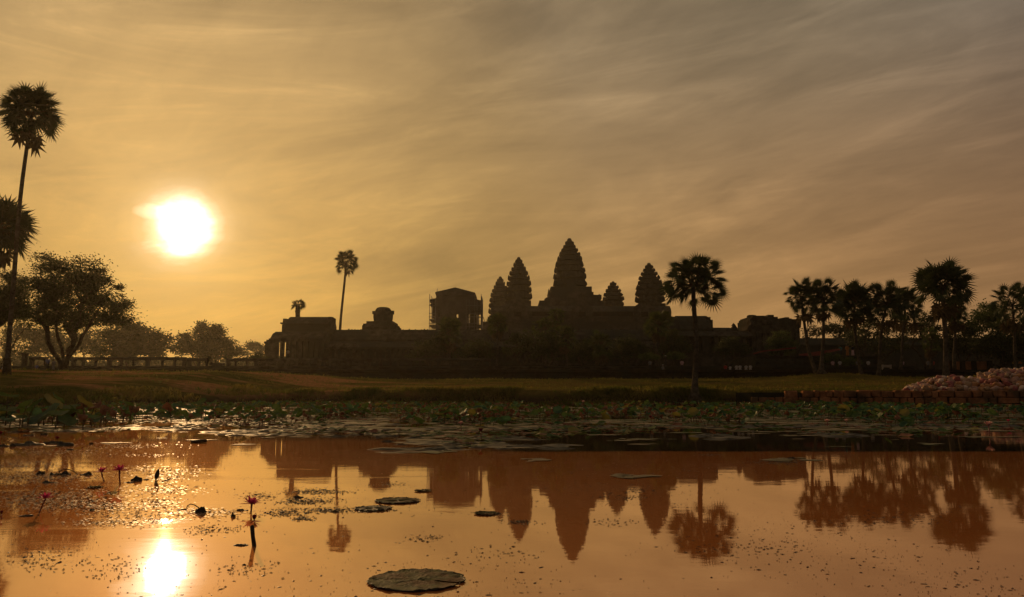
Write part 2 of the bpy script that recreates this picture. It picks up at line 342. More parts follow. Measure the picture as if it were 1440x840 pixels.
# muddy water; beyond a tidy edge some metres out the base colour turns much darker
def water_material():
    m = bpy.data.materials.new('pond_water'); m.use_nodes = True
    t = m.node_tree; n = t.nodes; l = t.links; bs = n['Principled BSDF']
    g = n.new('ShaderNodeNewGeometry'); sp = n.new('ShaderNodeSeparateXYZ'); l.new(g.outputs['Position'], sp.inputs[0])
    def M_(op, a, b=None, c=None, clamp=False):
        q = n.new('ShaderNodeMath'); q.operation = op; q.use_clamp = clamp
        for i, s in enumerate((a, b, c)):
            if s is None: continue
            if isinstance(s, (int, float)): q.inputs[i].default_value = s
            else: l.new(s, q.inputs[i])
        return q.outputs[0]
    def noi(scale, stretch, det=4, rough=0.5, dist=0.0):
        mp = n.new('ShaderNodeMapping'); mp.inputs['Scale'].default_value = stretch; l.new(g.outputs['Position'], mp.inputs[0])
        q = n.new('ShaderNodeTexNoise'); q.inputs['Scale'].default_value = scale; q.inputs['Detail'].default_value = det; q.inputs['Roughness'].default_value = rough
        q.inputs['Distortion'].default_value = dist
        l.new(mp.outputs[0], q.inputs['Vector']); return q.outputs['Fac']
    def sm(x, a, b):
        q = n.new('ShaderNodeMapRange'); q.interpolation_type = 'SMOOTHSTEP'; q.inputs[1].default_value = a; q.inputs[2].default_value = b
        l.new(x, q.inputs[0]); return q.outputs[0]
    X, Y = sp.outputs[0], sp.outputs[1]
    # dark band: starts at Y = 11.3, mainly on the right, with a weaker strip further left
    y1 = M_('ADD', Y, M_('MULTIPLY', M_('SUBTRACT', noi(0.7, (1, 1, 1)), 0.5), 0.35))
    xs = M_('ADD', X, M_('MULTIPLY', M_('SUBTRACT', noi(0.5, (1, 1.5, 1)), 0.5), 4.0))
    band = M_('MULTIPLY', sm(y1, 11.20, 11.36), sm(xs, -2.2, 0.2))
    band2 = M_('MULTIPLY', sm(M_('ADD', y1, M_('MULTIPLY', noi(0.35, (0.6, 2.5, 1)), 3.0)), 15.0, 16.2), M_('MULTIPLY', sm(xs, -9.5, -5.0), 0.7))
    band = M_('MAXIMUM', band, band2)
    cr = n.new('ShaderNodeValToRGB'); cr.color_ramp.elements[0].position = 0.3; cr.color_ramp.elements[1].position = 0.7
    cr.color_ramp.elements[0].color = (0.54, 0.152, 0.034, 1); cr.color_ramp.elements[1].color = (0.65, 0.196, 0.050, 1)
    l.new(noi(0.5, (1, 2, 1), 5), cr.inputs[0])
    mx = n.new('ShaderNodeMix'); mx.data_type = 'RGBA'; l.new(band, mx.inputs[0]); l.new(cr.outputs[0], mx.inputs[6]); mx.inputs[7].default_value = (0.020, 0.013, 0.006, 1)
    # ripples: almost still, with roughened lanes where scum and leaves break the skin of the water
    h = M_('MULTIPLY', noi(1.8, (0.7, 1.5, 1), 2), 0.13)
    h = M_('ADD', h, M_('MULTIPLY', noi(9.0, (0.7, 1.4, 1), 3), 0.045))
    lane = M_('MULTIPLY', sm(noi(0.55, (0.5, 2.2, 1), 4, 0.6, 0.6), 0.50, 0.64), M_('SUBTRACT', 1.0, sm(X, -2.4, 0.5)))
    lane = M_('MULTIPLY', M_('MULTIPLY', lane, sm(Y, 3.9, 5.4)), M_('SUBTRACT', 1.0, sm(Y, 8.5, 10.5)))
    rp_ = noi(34.0, (0.6, 1.3, 1), 4, 0.7)
    h = M_('ADD', h, M_('MULTIPLY', M_('MULTIPLY', rp_, lane), 0.13))
    bp = n.new('ShaderNodeBump'); bp.inputs['Strength'].default_value = 1.0; bp.inputs['Distance'].default_value = 0.0042
    l.new(h, bp.inputs['Height'])
    fr = n.new('ShaderNodeFresnel'); fr.inputs['IOR'].default_value = 1.36
    fac = M_('MINIMUM', M_('MULTIPLY', M_('POWER', fr.outputs[0], 0.5), 1.01), 0.95)
    df = n.new('ShaderNodeBsdfDiffuse'); l.new(mx.outputs[2], df.inputs['Color'])
    gl = n.new('ShaderNodeBsdfGlossy'); gl.inputs['Roughness'].default_value = 0.026; gl.inputs['Color'].default_value = (1.0, 0.92, 0.82, 1); l.new(bp.outputs[0], gl.inputs['Normal'])
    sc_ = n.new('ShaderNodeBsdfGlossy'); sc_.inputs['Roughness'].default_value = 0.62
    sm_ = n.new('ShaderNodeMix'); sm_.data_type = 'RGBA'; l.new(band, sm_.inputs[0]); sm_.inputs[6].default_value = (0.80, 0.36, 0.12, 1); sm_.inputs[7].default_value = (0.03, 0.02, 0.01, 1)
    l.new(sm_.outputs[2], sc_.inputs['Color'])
    mud = n.new('ShaderNodeMixShader'); mud.inputs[0].default_value = 0.27; l.new(df.outputs[0], mud.inputs[1]); l.new(sc_.outputs[0], mud.inputs[2])
    ms = n.new('ShaderNodeMixShader'); l.new(fac, ms.inputs[0]); l.new(mud.outputs[0], ms.inputs[1]); l.new(gl.outputs[0], ms.inputs[2])
    n.remove(bs); l.new(ms.outputs[0], n['Material Output'].inputs['Surface'])
    return m
M['water'] = water_material()

# ------------------------------------------------------------------ terrain and pond
def sstep(a, b, x):
    t = min(1, max(0, (x - a) / (b - a))); return t * t * (3 - 2 * t)
def shore(x):
    if x > 18: return 58 - (x - 18) * 0.36 if x < 40 else 50.0
    if x > -16: return 59.5
    if x > -30: return 59.5 - 19 * sstep(-16, -30, x)
    return 40.5 - 6 * sstep(-30, -60, x)
def ground_h(x, y):
    if y < 1.2: return -0.5 + 1.6 * sstep(1.2, -3.5, y) * 1.0 if y > -3.5 else 1.1
    s = y - shore(x) - 1.1 * sstep(15, 18.5, x) + (1 - sstep(14, 18, x)) * 1.3 * noise.noise((x * 0.16, y * 0.1, 3.1)) + (1 - sstep(14, 18, x)) * 0.5 * noise.noise((x * 0.7, y * 0.3, 8.0))
    left = sstep(-12, -28, x)
    side = sstep(62, 72, abs(x))
    e = (1 - left) * sstep(-0.2, 1.9, s) * 1.15 + left * (sstep(-1, 13, s) * 0.95 + 0.25 * sstep(-0.5, 1.5, s))
    h = -0.7 + 0.7 * sstep(-6, 0, s) + e
    if s > 0:
        h += (1.55 + 0.30 * left) * sstep(1.5, 36, s)
        h += 0.12 * noise.noise((x * 0.09, y * 0.12, 0.5)) * sstep(2, 8, s) + left * 0.14 * noise.noise((x * 0.25, y * 0.22, 4.5)) * sstep(0, 5, s)
        # low mound round the feet of the row of palms
        dx, dy = (x - 36.5) / 5.0, (y - 84.5) / 4.0
        h += 0.5 * math.exp(-(dx * dx + dy * dy))
    h = h * (1 - side) + max(h, 1.5) * side
    return h
def axis(a, b, step, outer):
    r = []; q = a
    while q <= b + 1e-6: r.append(q); q += step
    return [-o for o in reversed(outer) if -o < a] + r + [o for o in outer if o > b]
outer = [95, 105, 120, 145, 180, 240, 340, 500, 750, 1100, 1500]
xs_ = axis(-86, 86, 1.0, outer)
ys_ = [-1500, -900, -500, -250, -120, -60, -30, -15, -8, -5, -3.5, -2.5, -1.5, -0.5, 0.5, 1.5, 3, 6, 10, 15, 20, 25, 29]
q = 31.0
while q < 104: ys_.append(q); q += 0.7
ys_ += [108, 115, 125, 140, 160, 190, 230, 290, 370, 480, 650, 900, 1200, 1500]
vs_ = [(x, y, ground_h(x, y)) for y in ys_ for x in xs_]; nx = len(xs_)
me = bpy.data.meshes.new('ground')
me.from_pydata(vs_, [], [(j * nx + i, j * nx + i + 1, (j + 1) * nx + i + 1, (j + 1) * nx + i) for j in range(len(ys_) - 1) for i in range(nx - 1)])
me.materials.append(M['ground']); me.polygons.foreach_set('use_smooth', [True] * len(me.polygons))
g = bpy.data.objects.new('ground', me); col.objects.link(g); tag(g, 'grassy earth bank and ground around the pond', 'ground', kind='structure')
w = MB(); w.add([(-84, -4, 0), (84, -4, 0), (84, 66, 0), (-84, 66, 0)], [(0, 1, 2, 3)])
tag(w.build('water', M['water']), 'still muddy pond water mirroring the sky', 'water', kind='structure')

# ------------------------------------------------------------------ stone terrace and balustrades
TZ1, TZ2 = 4.05, 4.95
t = empty('stone_terrace', (0, 100, 2.3), 'long dark stone terrace across the picture below the temple', 'terrace')
m = MB()
prof = [(100.0, 1.2), (100.0, 2.75), (99.85, 2.85), (99.85, 3.05), (100.1, 3.15), (100.1, 3.55), (99.8, 3.7), (99.8, TZ1), (126, TZ1), (126, 1.2)]
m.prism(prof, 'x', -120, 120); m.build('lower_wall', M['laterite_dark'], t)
m = MB()
prof = [(111.5, TZ1 + .004), (111.5, 4.25), (111.7, 4.3), (111.7, 4.6), (111.4, 4.72), (111.4, TZ2), (220, TZ2), (220, TZ1 + .004)]
m.prism(prof, 'x', -120, 60); m.build('upper_step', M['stone'], t)
rnd = random.Random(4)
def balustrade(px0, px1, label, gaps=(), Y=112.4, step=17, top=503.5):
    a, b = P(px0, 510, Y), P(px1, 510, Y); zt = P(600, top, Y).z
    t = empty('stone_balustrade', (a.x, Y, TZ2), label, 'balustrade', 'balustrades along the terrace')
    m = MB(); m.prism([(Y - .26, zt - .42), (Y - .34, zt - .30), (Y - .28, zt - .06), (Y - .1, zt), (Y + .1, zt), (Y + .28, zt - .06), (Y + .34, zt - .3), (Y + .26, zt - .42)], 'x', a.x, b.x)
    m.build('rail', M['stone'], t)
    n = max(1, round((px1 - px0) / step)); n = min(n, 60)
    for i in range(n + 1):
        x = a.x + (b.x - a.x) * i / n; wd = 0.12 if i % 3 else 0.27
        x = min(max(x, a.x + wd), b.x - wd) + (rnd.uniform(-.3, .3) if 0 < i < n else 0)
        m = MB(); m.box(x - wd, x + wd, Y - .2, Y + .2, TZ2, zt - .56); m.box(x - wd - .1, x + wd + .1, Y - .24, Y + .24, zt - .56, zt - .42)
        m.build('baluster', M['stone'], t)
balustrade(101, 262, 'broken stone balustrade on the terrace left of the single low block', top=502.5)
balustrade(264, 292, 'short stretch of stone balustrade with open legs beside the low block', top=503.8)
balustrade(319, 690, 'long stone balustrade on the terrace in front of the corner pavilion', top=504.2, step=14)
balustrade(42, 65, 'short stone balustrade stub left of the spreading tree', step=20, top=502)
m = MB(); a, b = P(296, 511, 112.4), P(315, 511, 112.4)
m.box(a.x + .3, b.x - .3, 112.1, 112.7, TZ2, 5.05); m.box(a.x, b.x, 112.0, 112.8, 5.05, a.z)
tag(m.build('stone_block', M['stone'], origin=(a.x, 112.4, TZ2)), 'low flat stone block standing alone in the gap of the balustrade', 'stone block')
m = MB(); a = P(35.5, 497, 112.2); m.box(a.x - .28, a.x + .28, 111.9, 112.5, TZ2, a.z - .2); m.box(a.x - .36, a.x + .36, 111.82, 112.58, a.z - .2, a.z)
tag(m.build('stone_post', M['stone'], origin=(a.x, 112.2, TZ2)), 'upright stone post beside the tall leaning palm', 'stone post')

# ------------------------------------------------------------------ outer gallery with corner pavilion
def zz(py, Y): return P(720, py, Y).z
def xx(px, py, Y): return P(px, py, Y).x
YG = 150.0
t = empty('temple_gallery', (xx(560, 500, YG), YG, TZ2), 'long vaulted stone gallery running from the corner pavilion to the towers', 'gallery')
ga, gb = xx(458, 480, YG), xx(962, 480, YG)
m = MB(); zr = zz(462.5, YG)
m.prism([(YG - 4.2, TZ2), (YG - 4.2, 5.4), (YG - 3.9, 5.5), (YG - 3.9, 6.2), (YG - 4.3, 6.4), (YG - 4.3, 6.75), (YG + 8, 6.75), (YG + 8, TZ2)], 'x', ga, gb)
m.build('plinth', M['stone'], t)
m = MB(); m.box(ga, gb, YG, YG + .9, 6.75, zr - 2.6); m.build('inner_wall', M['stone'], t)
for i in range(62):
    x = ga + .6 + (gb - ga - 1.2) * i / 61; m = MB()
    m.box(x - .28, x + .28, YG - 3.3, YG - 2.75, 6.75, 9.3); m.box(x - .38, x + .38, YG - 3.4, YG - 2.65, 9.3, 9.551)
    m.build('pillar', M['stone'], t)
m = MB(); m.prism([(YG - 3.6, 9.55), (YG - 3.7, 9.95), (YG - 2.6, 10.7), (YG - 1.3, 11.15), (YG, 11.3), (YG, 9.55)], 'x', ga, gb); m.build('lower_roof', M['stone'], t)
m = MB(); z0 = 11.3
m.prism([(YG - .3, z0 + .003), (YG - .45, z0 + .35), (YG + .3, zr - 1.3), (YG + 1.3, zr - .45), (YG + 2.3, zr), (YG + 2.9, zr), (YG + 3.9, zr - .45), (YG + 4.9, zr - 1.3), (YG + 5.6, z0)], 'x', ga, gb)
for i in range(int((gb - ga) / .62)):
    x = ga + .3 + i * .62
    if rnd.random() < .5: m.box(x - .14, x + .14, YG + 2.45, YG + 2.75, zr - .02, zr + rnd.choice((.08, .12, .2)))
m.build('vault_roof', M['stone'], t)

def pediment(m, x, Y, z, w, h, th=.5):
    pts = [(x - w, z), (x - w * 1.06, z + h * .18), (x - w * .8, z + h * .42), (x - w * .5, z + h * .7), (x - w * .2, z + h * .9), (x, z + h * 1.08),
           (x + w * .2, z + h * .9), (x + w * .5, z + h * .7), (x + w * .8, z + h * .42), (x + w * 1.06, z + h * .18), (x + w, z)]
    m.prism(pts, 'y', Y - th / 2, Y + th / 2)

# corner pavilion on the left
YP = 147.0
t = empty('corner_pavilion', (xx(425, 500, YP), YP, TZ2), 'pillared stone corner pavilion with a small palm behind its flat roof', 'pavilion')
X = lambda px, py=480: xx(px, py, YP)
Z = lambda py: zz(py, YP)
m = MB(); m.prism([(YP - 5, TZ2), (YP - 5, 5.5), (YP - 4.7, 5.6), (YP - 4.7, 6.3), (YP - 5.05, 6.45), (YP - 5.05, Z(505)), (YP + 9, Z(505)), (YP + 9, TZ2)], 'x', X(372), X(460.5)); m.build('plinth', M['stone'], t)
m = MB(); zb = Z(505)
m.box(X(399), X(460), YP + 1.5, YP + 2.2, zb, Z(470)); m.build('inner_wall', M['stone'], t)
for i, px in enumerate((390, 396.5, 404, 412, 420.5, 429, 437, 445, 452, 458.5)):
    m = MB(); wd = .55 if i < 1 else .36
    m.box(X(px) - wd, X(px) + wd, YP - 3.4, YP - 2.6, zb, Z(481)); m.box(X(px) - wd - .12, X(px) + wd + .12, YP - 3.5, YP - 2.5, Z(483), Z(480.999)); m.build('pillar', M['stone'], t)
m = MB(); m.prism([(YP - 3.7, Z(481) + .003), (YP - 3.8, Z(478)), (YP - 2.4, Z(471)), (YP - .6, Z(467)), (YP + 2.2, Z(466)), (YP + 2.2, Z(481) + .003)], 'x', X(388.5), X(460.4)); m.build('lower_roof', M['stone'], t)
m = MB()
m.box(X(393), X(461), YP + 1.2, YP + 7, Z(466) - .4, Z(456)); m.prism([(YP + .8, Z(456)), (YP + .7, Z(454.5)), (YP + 1.6, Z(449)), (YP + 3.2, Z(444)), (YP + 4.0, Z(443)), (YP + 5.5, Z(445)), (YP + 7.3, Z(456))], 'x', X(399.5), X(460.6)); m.build('upper_roof', M['stone'], t)
m = MB()   # stepped gable end and cornice stones on the left
m.box(X(394.5), X(399.5), YP + 1, YP + 7, Z(456) + .002, Z(447.5)); m.box(X(391), X(394.5), YP + .9, YP + 7, Z(455), Z(453)); m.box(X(389), X(393), YP + 1, YP + 7, Z(470), Z(467)); m.box(X(386.5), X(389), YP - .5, YP + 6, Z(477), Z(473)); m.box(X(401), X(408), YP + 3.6, YP + 5.4, Z(446), Z(444)); m.box(X(457), X(461.4), YP + 2, YP + 6, Z(452), Z(444.2))
m.build('cornice', M['stone'], t)
m = MB()   # open porch: one pillar, beam and stepped roof
m.box(X(375.2), X(380.8), YP - 1, YP + .4, zb, Z(484)); m.build('porch_pillar', M['stone'], t)
m = MB(); m.box(X(374.4), X(388.4), YP - 1.3, YP + .7, Z(484) + .002, Z(481)); m.box(X(377), X(388.3), YP - 1.1, YP + .5, Z(481) + .001, Z(478.4)); m.box(X(380), X(388.2), YP - 1, YP + .4, Z(478.4), Z(476.6)); m.build('porch_roof', M['stone'], t)

# dome-like tower roof over the gallery
YD = 168.0
def tiered(m, cx, cy_, z0, z1, w0, prof, tiers, top_frac=0.12, ante=True, rnd=rnd, flat=1.0):
    """redented tower: stacked cruciform storeys that draw in along the given profile (fraction from base -> relative half width)"""
    quarter = [(1, .34), (.87, .34), (.87, .60), (.73, .60), (.73, .73), (.60, .73), (.60, .87), (.34, .87), (.34, 1)]
    plan = []
    for k in range(4):
        c, s_ = (1, 0, -1, 0)[k], (0, 1, 0, -1)[k]
        plan += [(x * c - y * s_, x * s_ + y * c) for x, y in quarter]
    def wid(f):
        for (a, wa), (b, wb) in zip(prof, prof[1:]):
            if f <= b: return w0 * (wa + (wb - wa) * (f - a) / (b - a))
        return w0 * prof[-1][1]
    H = z1 - z0; zt = z0 + H * (1 - top_frac)
    # storeys get lower towards the top
    hs = [1.0 * (0.90 ** i) for i in range(tiers)]; tot_ = sum(hs); z = z0
    for i in range(tiers):
        h = hs[i] / tot_ * (zt - z0); wb = wid((z - z0) / H); wn = wid((z + h - z0) / H)
        W_ = lambda f_: wid((z + f_ * h - z0) / H)
        jt = rnd.uniform(.985, 1.015); levels = [(0, .82 * W_(0)), (.40, .82 * W_(.40)), (.46, .93 * W_(.46)), (.56, 1.03 * jt * W_(.56)), (.66, .99 * jt * W_(.66)), (.68, .84 * W_(.8)), (1.0, .82 * W_(1.0))]
        base = len(m.v); n = len(plan)
        for f_, w_ in levels:
            for x, y in plan: m.v.append(Vector((cx + x * w_, cy_ + y * w_, z + f_ * h)))
        for a in range(len(levels) - 1):
            for k in range(n): m.f.append((base + a * n + k, base + a * n + (k + 1) % n, base + (a + 1) * n + (k + 1) % n, base + (a + 1) * n + k))
        m.f.append(tuple(base + (len(levels) - 1) * n + k for k in range(n)))
        if ante:
            for (x, y) in plan + [(1, 0), (-1, 0), (0, 1), (0, -1), (1, .2), (-1, .2), (1, -.2), (-1, -.2)]:
                if rnd.random() < .20: continue
                wl = W_(.66); ax, ay = cx + x * wl * .985, cy_ + y * wl * .985; aw = (.07 * wb + .10) * rnd.uniform(.8, 1.2); az = z + .64 * h; ah = h * rnd.uniform(.42, .85)
                m.add([(ax - aw, ay - aw, az), (ax + aw, ay - aw, az), (ax + aw, ay + aw, az), (ax - aw, ay + aw, az), (ax - aw * .75, ay - aw * .75, az + ah * .6), (ax + aw * .75, ay - aw * .75, az + ah * .6), (ax + aw * .75, ay + aw * .75, az + ah * .6), (ax - aw * .75, ay + aw * .75, az + ah * .6), (ax, ay, az + ah)],
                      [(0, 1, 5, 4), (1, 2, 6, 5), (2, 3, 7, 6), (3, 0, 4, 7), (4, 5, 8), (5, 6, 8), (6, 7, 8), (7, 4, 8)])
        z += h
    return zt, wid((zt - z0) / H)
def lathe(m, cx, cy_, prof, n=16):
    base = len(m.v)
    for r_, z in prof:
        for k in range(n): m.v.append(Vector((cx + r_ * math.cos(2 * math.pi * k / n), cy_ + r_ * math.sin(2 * math.pi * k / n), z)))
    for a in range(len(prof) - 1):
        for k in range(n): m.f.append((base + a * n + k, base + a * n + (k + 1) % n, base + (a + 1) * n + (k + 1) % n, base + (a + 1) * n + k))
    m.f.append(tuple(base + (len(prof) - 1) * n + k for k in range(n)))
    m.f.append(tuple(base + k for k in range(n))[::-1])

c = P(538.5, 462, YD)
t = empty('ruined_tower', (c.x, YD, TZ2), 'squat ruined tower stump with rounded top above the gallery roof', 'tower')
m = MB(); pm = ppm(YD)
m.box(c.x - 20 / pm, c.x + 20 / pm, YD - 5, YD + 5, TZ2, zz(463, YD)); m.build('base', M['stone'], t)
m = MB()
m.box(c.x - 24 / pm, c.x + 22 / pm, YD - 4.2, YD + 4.2, zz(470, YD), zz(460, YD)); m.box(c.x - 23 / pm, c.x + 20 / pm, YD - 4, YD + 4, zz(460, YD) + .002, zz(457.5, YD)); m.box(c.x - 19 / pm, c.x + 17.5 / pm, YD - 3.6, YD + 3.6, zz(457.5, YD) + .002, zz(454, YD)); m.build('shoulder', M['stone'], t)
m = MB()
lathe(m, c.x, YD, [(12.4 / pm, zz(454, YD)), (13.4 / pm, zz(450, YD)), (13.9 / pm, zz(445, YD)), (13.6 / pm, zz(441.5, YD)), (11.3 / pm, zz(441, YD)), (11.4 / pm, zz(437, YD)), (9.4 / pm, zz(434, YD)), (6.5 / pm, zz(432.6, YD))], 14)
for k in range(14):
    a = 2 * math.pi * k / 14; aw = .35
    ax, ay = c.x + 12.9 / pm * math.cos(a), YD + 12.9 / pm * math.sin(a); z = zz(442, YD); m.box(ax - aw, ax + aw, ay - aw, ay + aw, z, z + rnd.uniform(.3, .8))
m.build('crown', M['stone'], t)

# ------------------------------------------------------------------ scaffolded tower
YS = 225.0
cx_, pm = xx(640, 440, YS), ppm(YS)
t = empty('scaffolded_tower', (cx_, YS, TZ2), 'boxy tower wrapped in dark scaffolding sheeting under a pitched cover', 'scaffolding')
Xs = lambda px: xx(px, 440, YS); Zs = lambda py: zz(py, YS); rows = [Zs(q_) for q_ in (500, 462, 445.5, 436.5, 412.5)]
m = MB()   # front and back sheets with the openings left free
for yy in (YS, YS + 12):
    s_ = 0 if yy == YS else -.35
    m.box(Xs(613), Xs(667), yy, yy + .15, Zs(500), Zs(455)); m.box(Xs(613), Xs(667), yy, yy + .15, Zs(436.5) + .003, Zs(412.5))
    for a, b in ((613, 615.5 + s_), (619.5, 638), (644.5, 655.5), (667 - 1, 667)): m.box(Xs(a), Xs(b), yy, yy + .15, Zs(447) + .003, Zs(436.5))
    for a, b in ((613, 655.5), (666, 667)): m.box(Xs(a), Xs(b), yy, yy + .15, Zs(455) + .003, Zs(447))
m.box(Xs(613) + .001, Xs(613) + .15, YS + .16, YS + 11.99, Zs(500), Zs(412.5)); m.box(Xs(667) - .15, Xs(667) - .001, YS + .16, YS + 11.99, Zs(500), Zs(440))
m.build('sheeting', M['cladding'], t)
m = MB(); m.prism([(Xs(612), Zs(413)), (Xs(612), Zs(411.2)), (Xs(640), Zs(404.6)), (Xs(668), Zs(412)), (Xs(668), Zs(413.6)), (Xs(667), Zs(413.6)), (Xs(667), Zs(416)), (Xs(613), Zs(416))], 'y', YS - .6, YS + 12.7); m.build('pitched_cover', M['cladding'], t)
m = MB(); m.prism([(Xs(603.6), Zs(421.5)), (Xs(612.9), Zs(419.6)), (Xs(612.9), Zs(424)), (Xs(603.6), Zs(424.5))], 'y', YS - .3, YS + 12.2)
m.prism([(Xs(667.1), Zs(420.5)), (Xs(677), Zs(423)), (Xs(677), Zs(437)), (Xs(667.1), Zs(437))], 'y', YS - .3, YS + 12.2); m.build('side_cover', M['cladding'], t)
m = MB()
for px in (604.2, 608, 612.3, 655.8, 660, 667.5, 671, 676.6):
    for yy in (YS - .5, YS + 4, YS + 8, YS + 12.6): m.tube([(Xs(px), yy, Zs(500)), (Xs(px), yy, Zs(414 if px in (604.2, 676.6) else 422))], .10, 5)
for py in (430, 441, 446, 455, 460):
    for yy in (YS - .5, YS + 12.6):
        m.tube([(Xs(603.5), yy, Zs(py)), (Xs(613), yy, Zs(py))], .10, 5); m.tube([(Xs(655), yy, Zs(py)), (Xs(677.5), yy, Zs(py))], .10, 5)
m.tube([(Xs(677), YS - .5, Zs(440)), (Xs(682.5), YS - 1, Zs(454))], .09, 5); m.tube([(Xs(614.5), YS, Zs(412)), (Xs(614.5), YS, Zs(406))], .09, 5)
m.build('pole_frame', M['steel'], t)
for a, b, py in ((604, 612.8, 428), (604, 612.8, 449), (604, 612.8, 457), (656, 676.5, 456.5)):
    m = MB(); m.box(Xs(a), Xs(b), YS, YS + 11.5, Zs(py + 1.2), Zs(py)); m.build('deck', M['cladding'], t)
for a, b, y0, y1, p0, p1 in ((660.2, 668, 3, 9, 500, 441), (606.5, 610.5, 3, 9, 446, 431), (616, 664, 14, 22, 500, 457)):
    m = MB(); m.box(Xs(a), Xs(b), YS + y0, YS + y1, Zs(p0), Zs(p1)); m.build('tower_core', M['stone_far'], t)

# ------------------------------------------------------------------ the temple mountain with its five towers
YT = 262.0
t = empty('temple', (xx(818, 480, YT), YT, TZ2), 'central temple pyramid crowned by five lotus bud towers', 'temple')
pm = ppm(YT); X2 = lambda px: xx(px, 440, YT); Z2 = lambda py: zz(py, YT)
xa, xb = X2(690), X2(944); ycen = YT + 33
ZB = TZ2
m = MB()
steps = [(7.5, ZB, Z2(482)), (5.0, Z2(482), Z2(467)), (2.6, Z2(467), Z2(453.5)), (.6, Z2(453.5), Z2(446))]
for e, a, b in steps:
    m.box(xa - e, xb + e, YT - e, YT + 66 + e, a + .002, b - .5); m.box(xa - e - .4, xb + e + .4, YT - e - .4, YT + 66 + e + .4, b - .5 + .001, b)
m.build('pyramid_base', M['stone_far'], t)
for px in (728, 818, 905):     # steep flights of steps
    c = X2(px); n = 22; m = MB()
    for i in range(n):
        z0 = ZB + (Z2(446) - ZB) * i / n; z1 = ZB + (Z2(446) - ZB) * (i + 1) / n; y0 = YT - 12.5 + 11.5 * i / n
        m.box(c - 3.2, c + 3.2, y0, YT - .3, z0 + .001, z1)
    m.build('stairway', M['stone_far'], t)
m = MB(); zt = Z2(429.5)      # gallery round the top
m.prism([(YT, Z2(446) + .002), (YT - .2, Z2(438)), (YT + .6, Z2(434)), (YT + 2.2, zt + .0), (YT + 3.2, zt), (YT + 5.4, Z2(434)), (YT + 6, Z2(446) + .002)], 'x', xa, xb)
m.prism([(YT + 60, Z2(446) + .002), (YT + 59.8, Z2(438)), (YT + 60.6, Z2(434)), (YT + 62.2, zt), (YT + 63.2, zt), (YT + 65.4, Z2(434)), (YT + 66, Z2(446) + .002)], 'x', xa, xb)
for x0, x1 in ((xa, xa + 6), (xb - 6, xb)): m.box(x0 + .01, x1 - .01, YT + 6.01, YT + 59.9, Z2(446) + .003, Z2(433))
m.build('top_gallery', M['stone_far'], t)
for px in list(range(752, 776, 6)) + list(range(838, 890, 6)):      # sunk windows of the top gallery
    c = X2(px); m = MB(); m.box(c - .9, c + .9, YT - .42, YT - .26, Z2(444.5), Z2(438.8)); m.build('false_window', M['laterite_dark'], t)
m = MB()      # lower roofs and gables stepping up to the middle tower
def zq(py, Y): return zz(py, Y)
Yc = YT + 33
bx = lambda a, b, py0, py1, y0, y1: m.box(xx(a, 425, Yc), xx(b, 425, Yc), y0, y1, zq(py0, Yc), zq(py1, Yc))
bx(757, 845, 446, 428, Yc - 12, Yc + 12); bx(766, 837, 428.01, 423.5, Yc - 11, Yc + 11); bx(770.5, 831, 423.51, 415.5, Yc - 10, Yc + 10); bx(773, 829, 415.51, 407.8, Yc - 9.4, Yc + 9.4)
bx(831, 843.5, 423.6, 417.5, Yc - 6, Yc + 6)
for px, p0, p1 in ((766.4, 424, 419), (768, 424, 421), (771.6, 416, 405.5), (775, 416, 406), (828, 409, 405), (830, 416, 406.5), (836.5, 418, 414.5), (842.6, 418, 413.2), (758.5, 429, 425.5), (845, 447, 433), (848, 447, 438)):
    c = xx(px, 420, Yc)
    m.add([(c - .55, Yc - 3, zq(p0, Yc)), (c + .55, Yc - 3, zq(p0, Yc)), (c + .55, Yc + 3, zq(p0, Yc)), (c - .55, Yc + 3, zq(p0, Yc)), (c, Yc, zq(p1, Yc))], [(0, 1, 4), (1, 2, 4), (2, 3, 4), (3, 0, 4), (3, 2, 1, 0)])
m.build('stepped_roof', M['stone_far'], t)
for px, Y in ((728, YT - .4), (818, YT - .5), (905, YT - .4)):     # porches with gables on the front
    m = MB(); c = xx(px, 440, Y)
    m.box(c - 3.4, c + 3.4, Y - 1.6, Y, Z2(446) + .004, Z2(437)); pediment(m, c, Y - 1.5, Z2(437) + .002, 3.6, 2.9)
    p_ = m.build('porch', M['stone_far'], t)
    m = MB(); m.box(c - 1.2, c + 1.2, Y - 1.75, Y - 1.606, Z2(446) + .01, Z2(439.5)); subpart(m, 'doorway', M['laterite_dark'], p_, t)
    m = MB(); m.box(c - 1.75, c - 1.22, Y - 1.9, Y - 1.61, Z2(446) + .01, Z2(438.6)); m.box(c + 1.22, c + 1.75, Y - 1.9, Y - 1.61, Z2(446) + .01, Z2(438.6)); subpart(m, 'door_frame', M['stone_far'], p_, t)
TPROF = [(0.0, .99), (0.10, 1.0), (0.20, .995), (0.34, .955), (0.48, .855), (0.605, .72), (0.705, .57), (0.806, .40), (0.887, .265), (0.96, .15), (1.0, .09)]
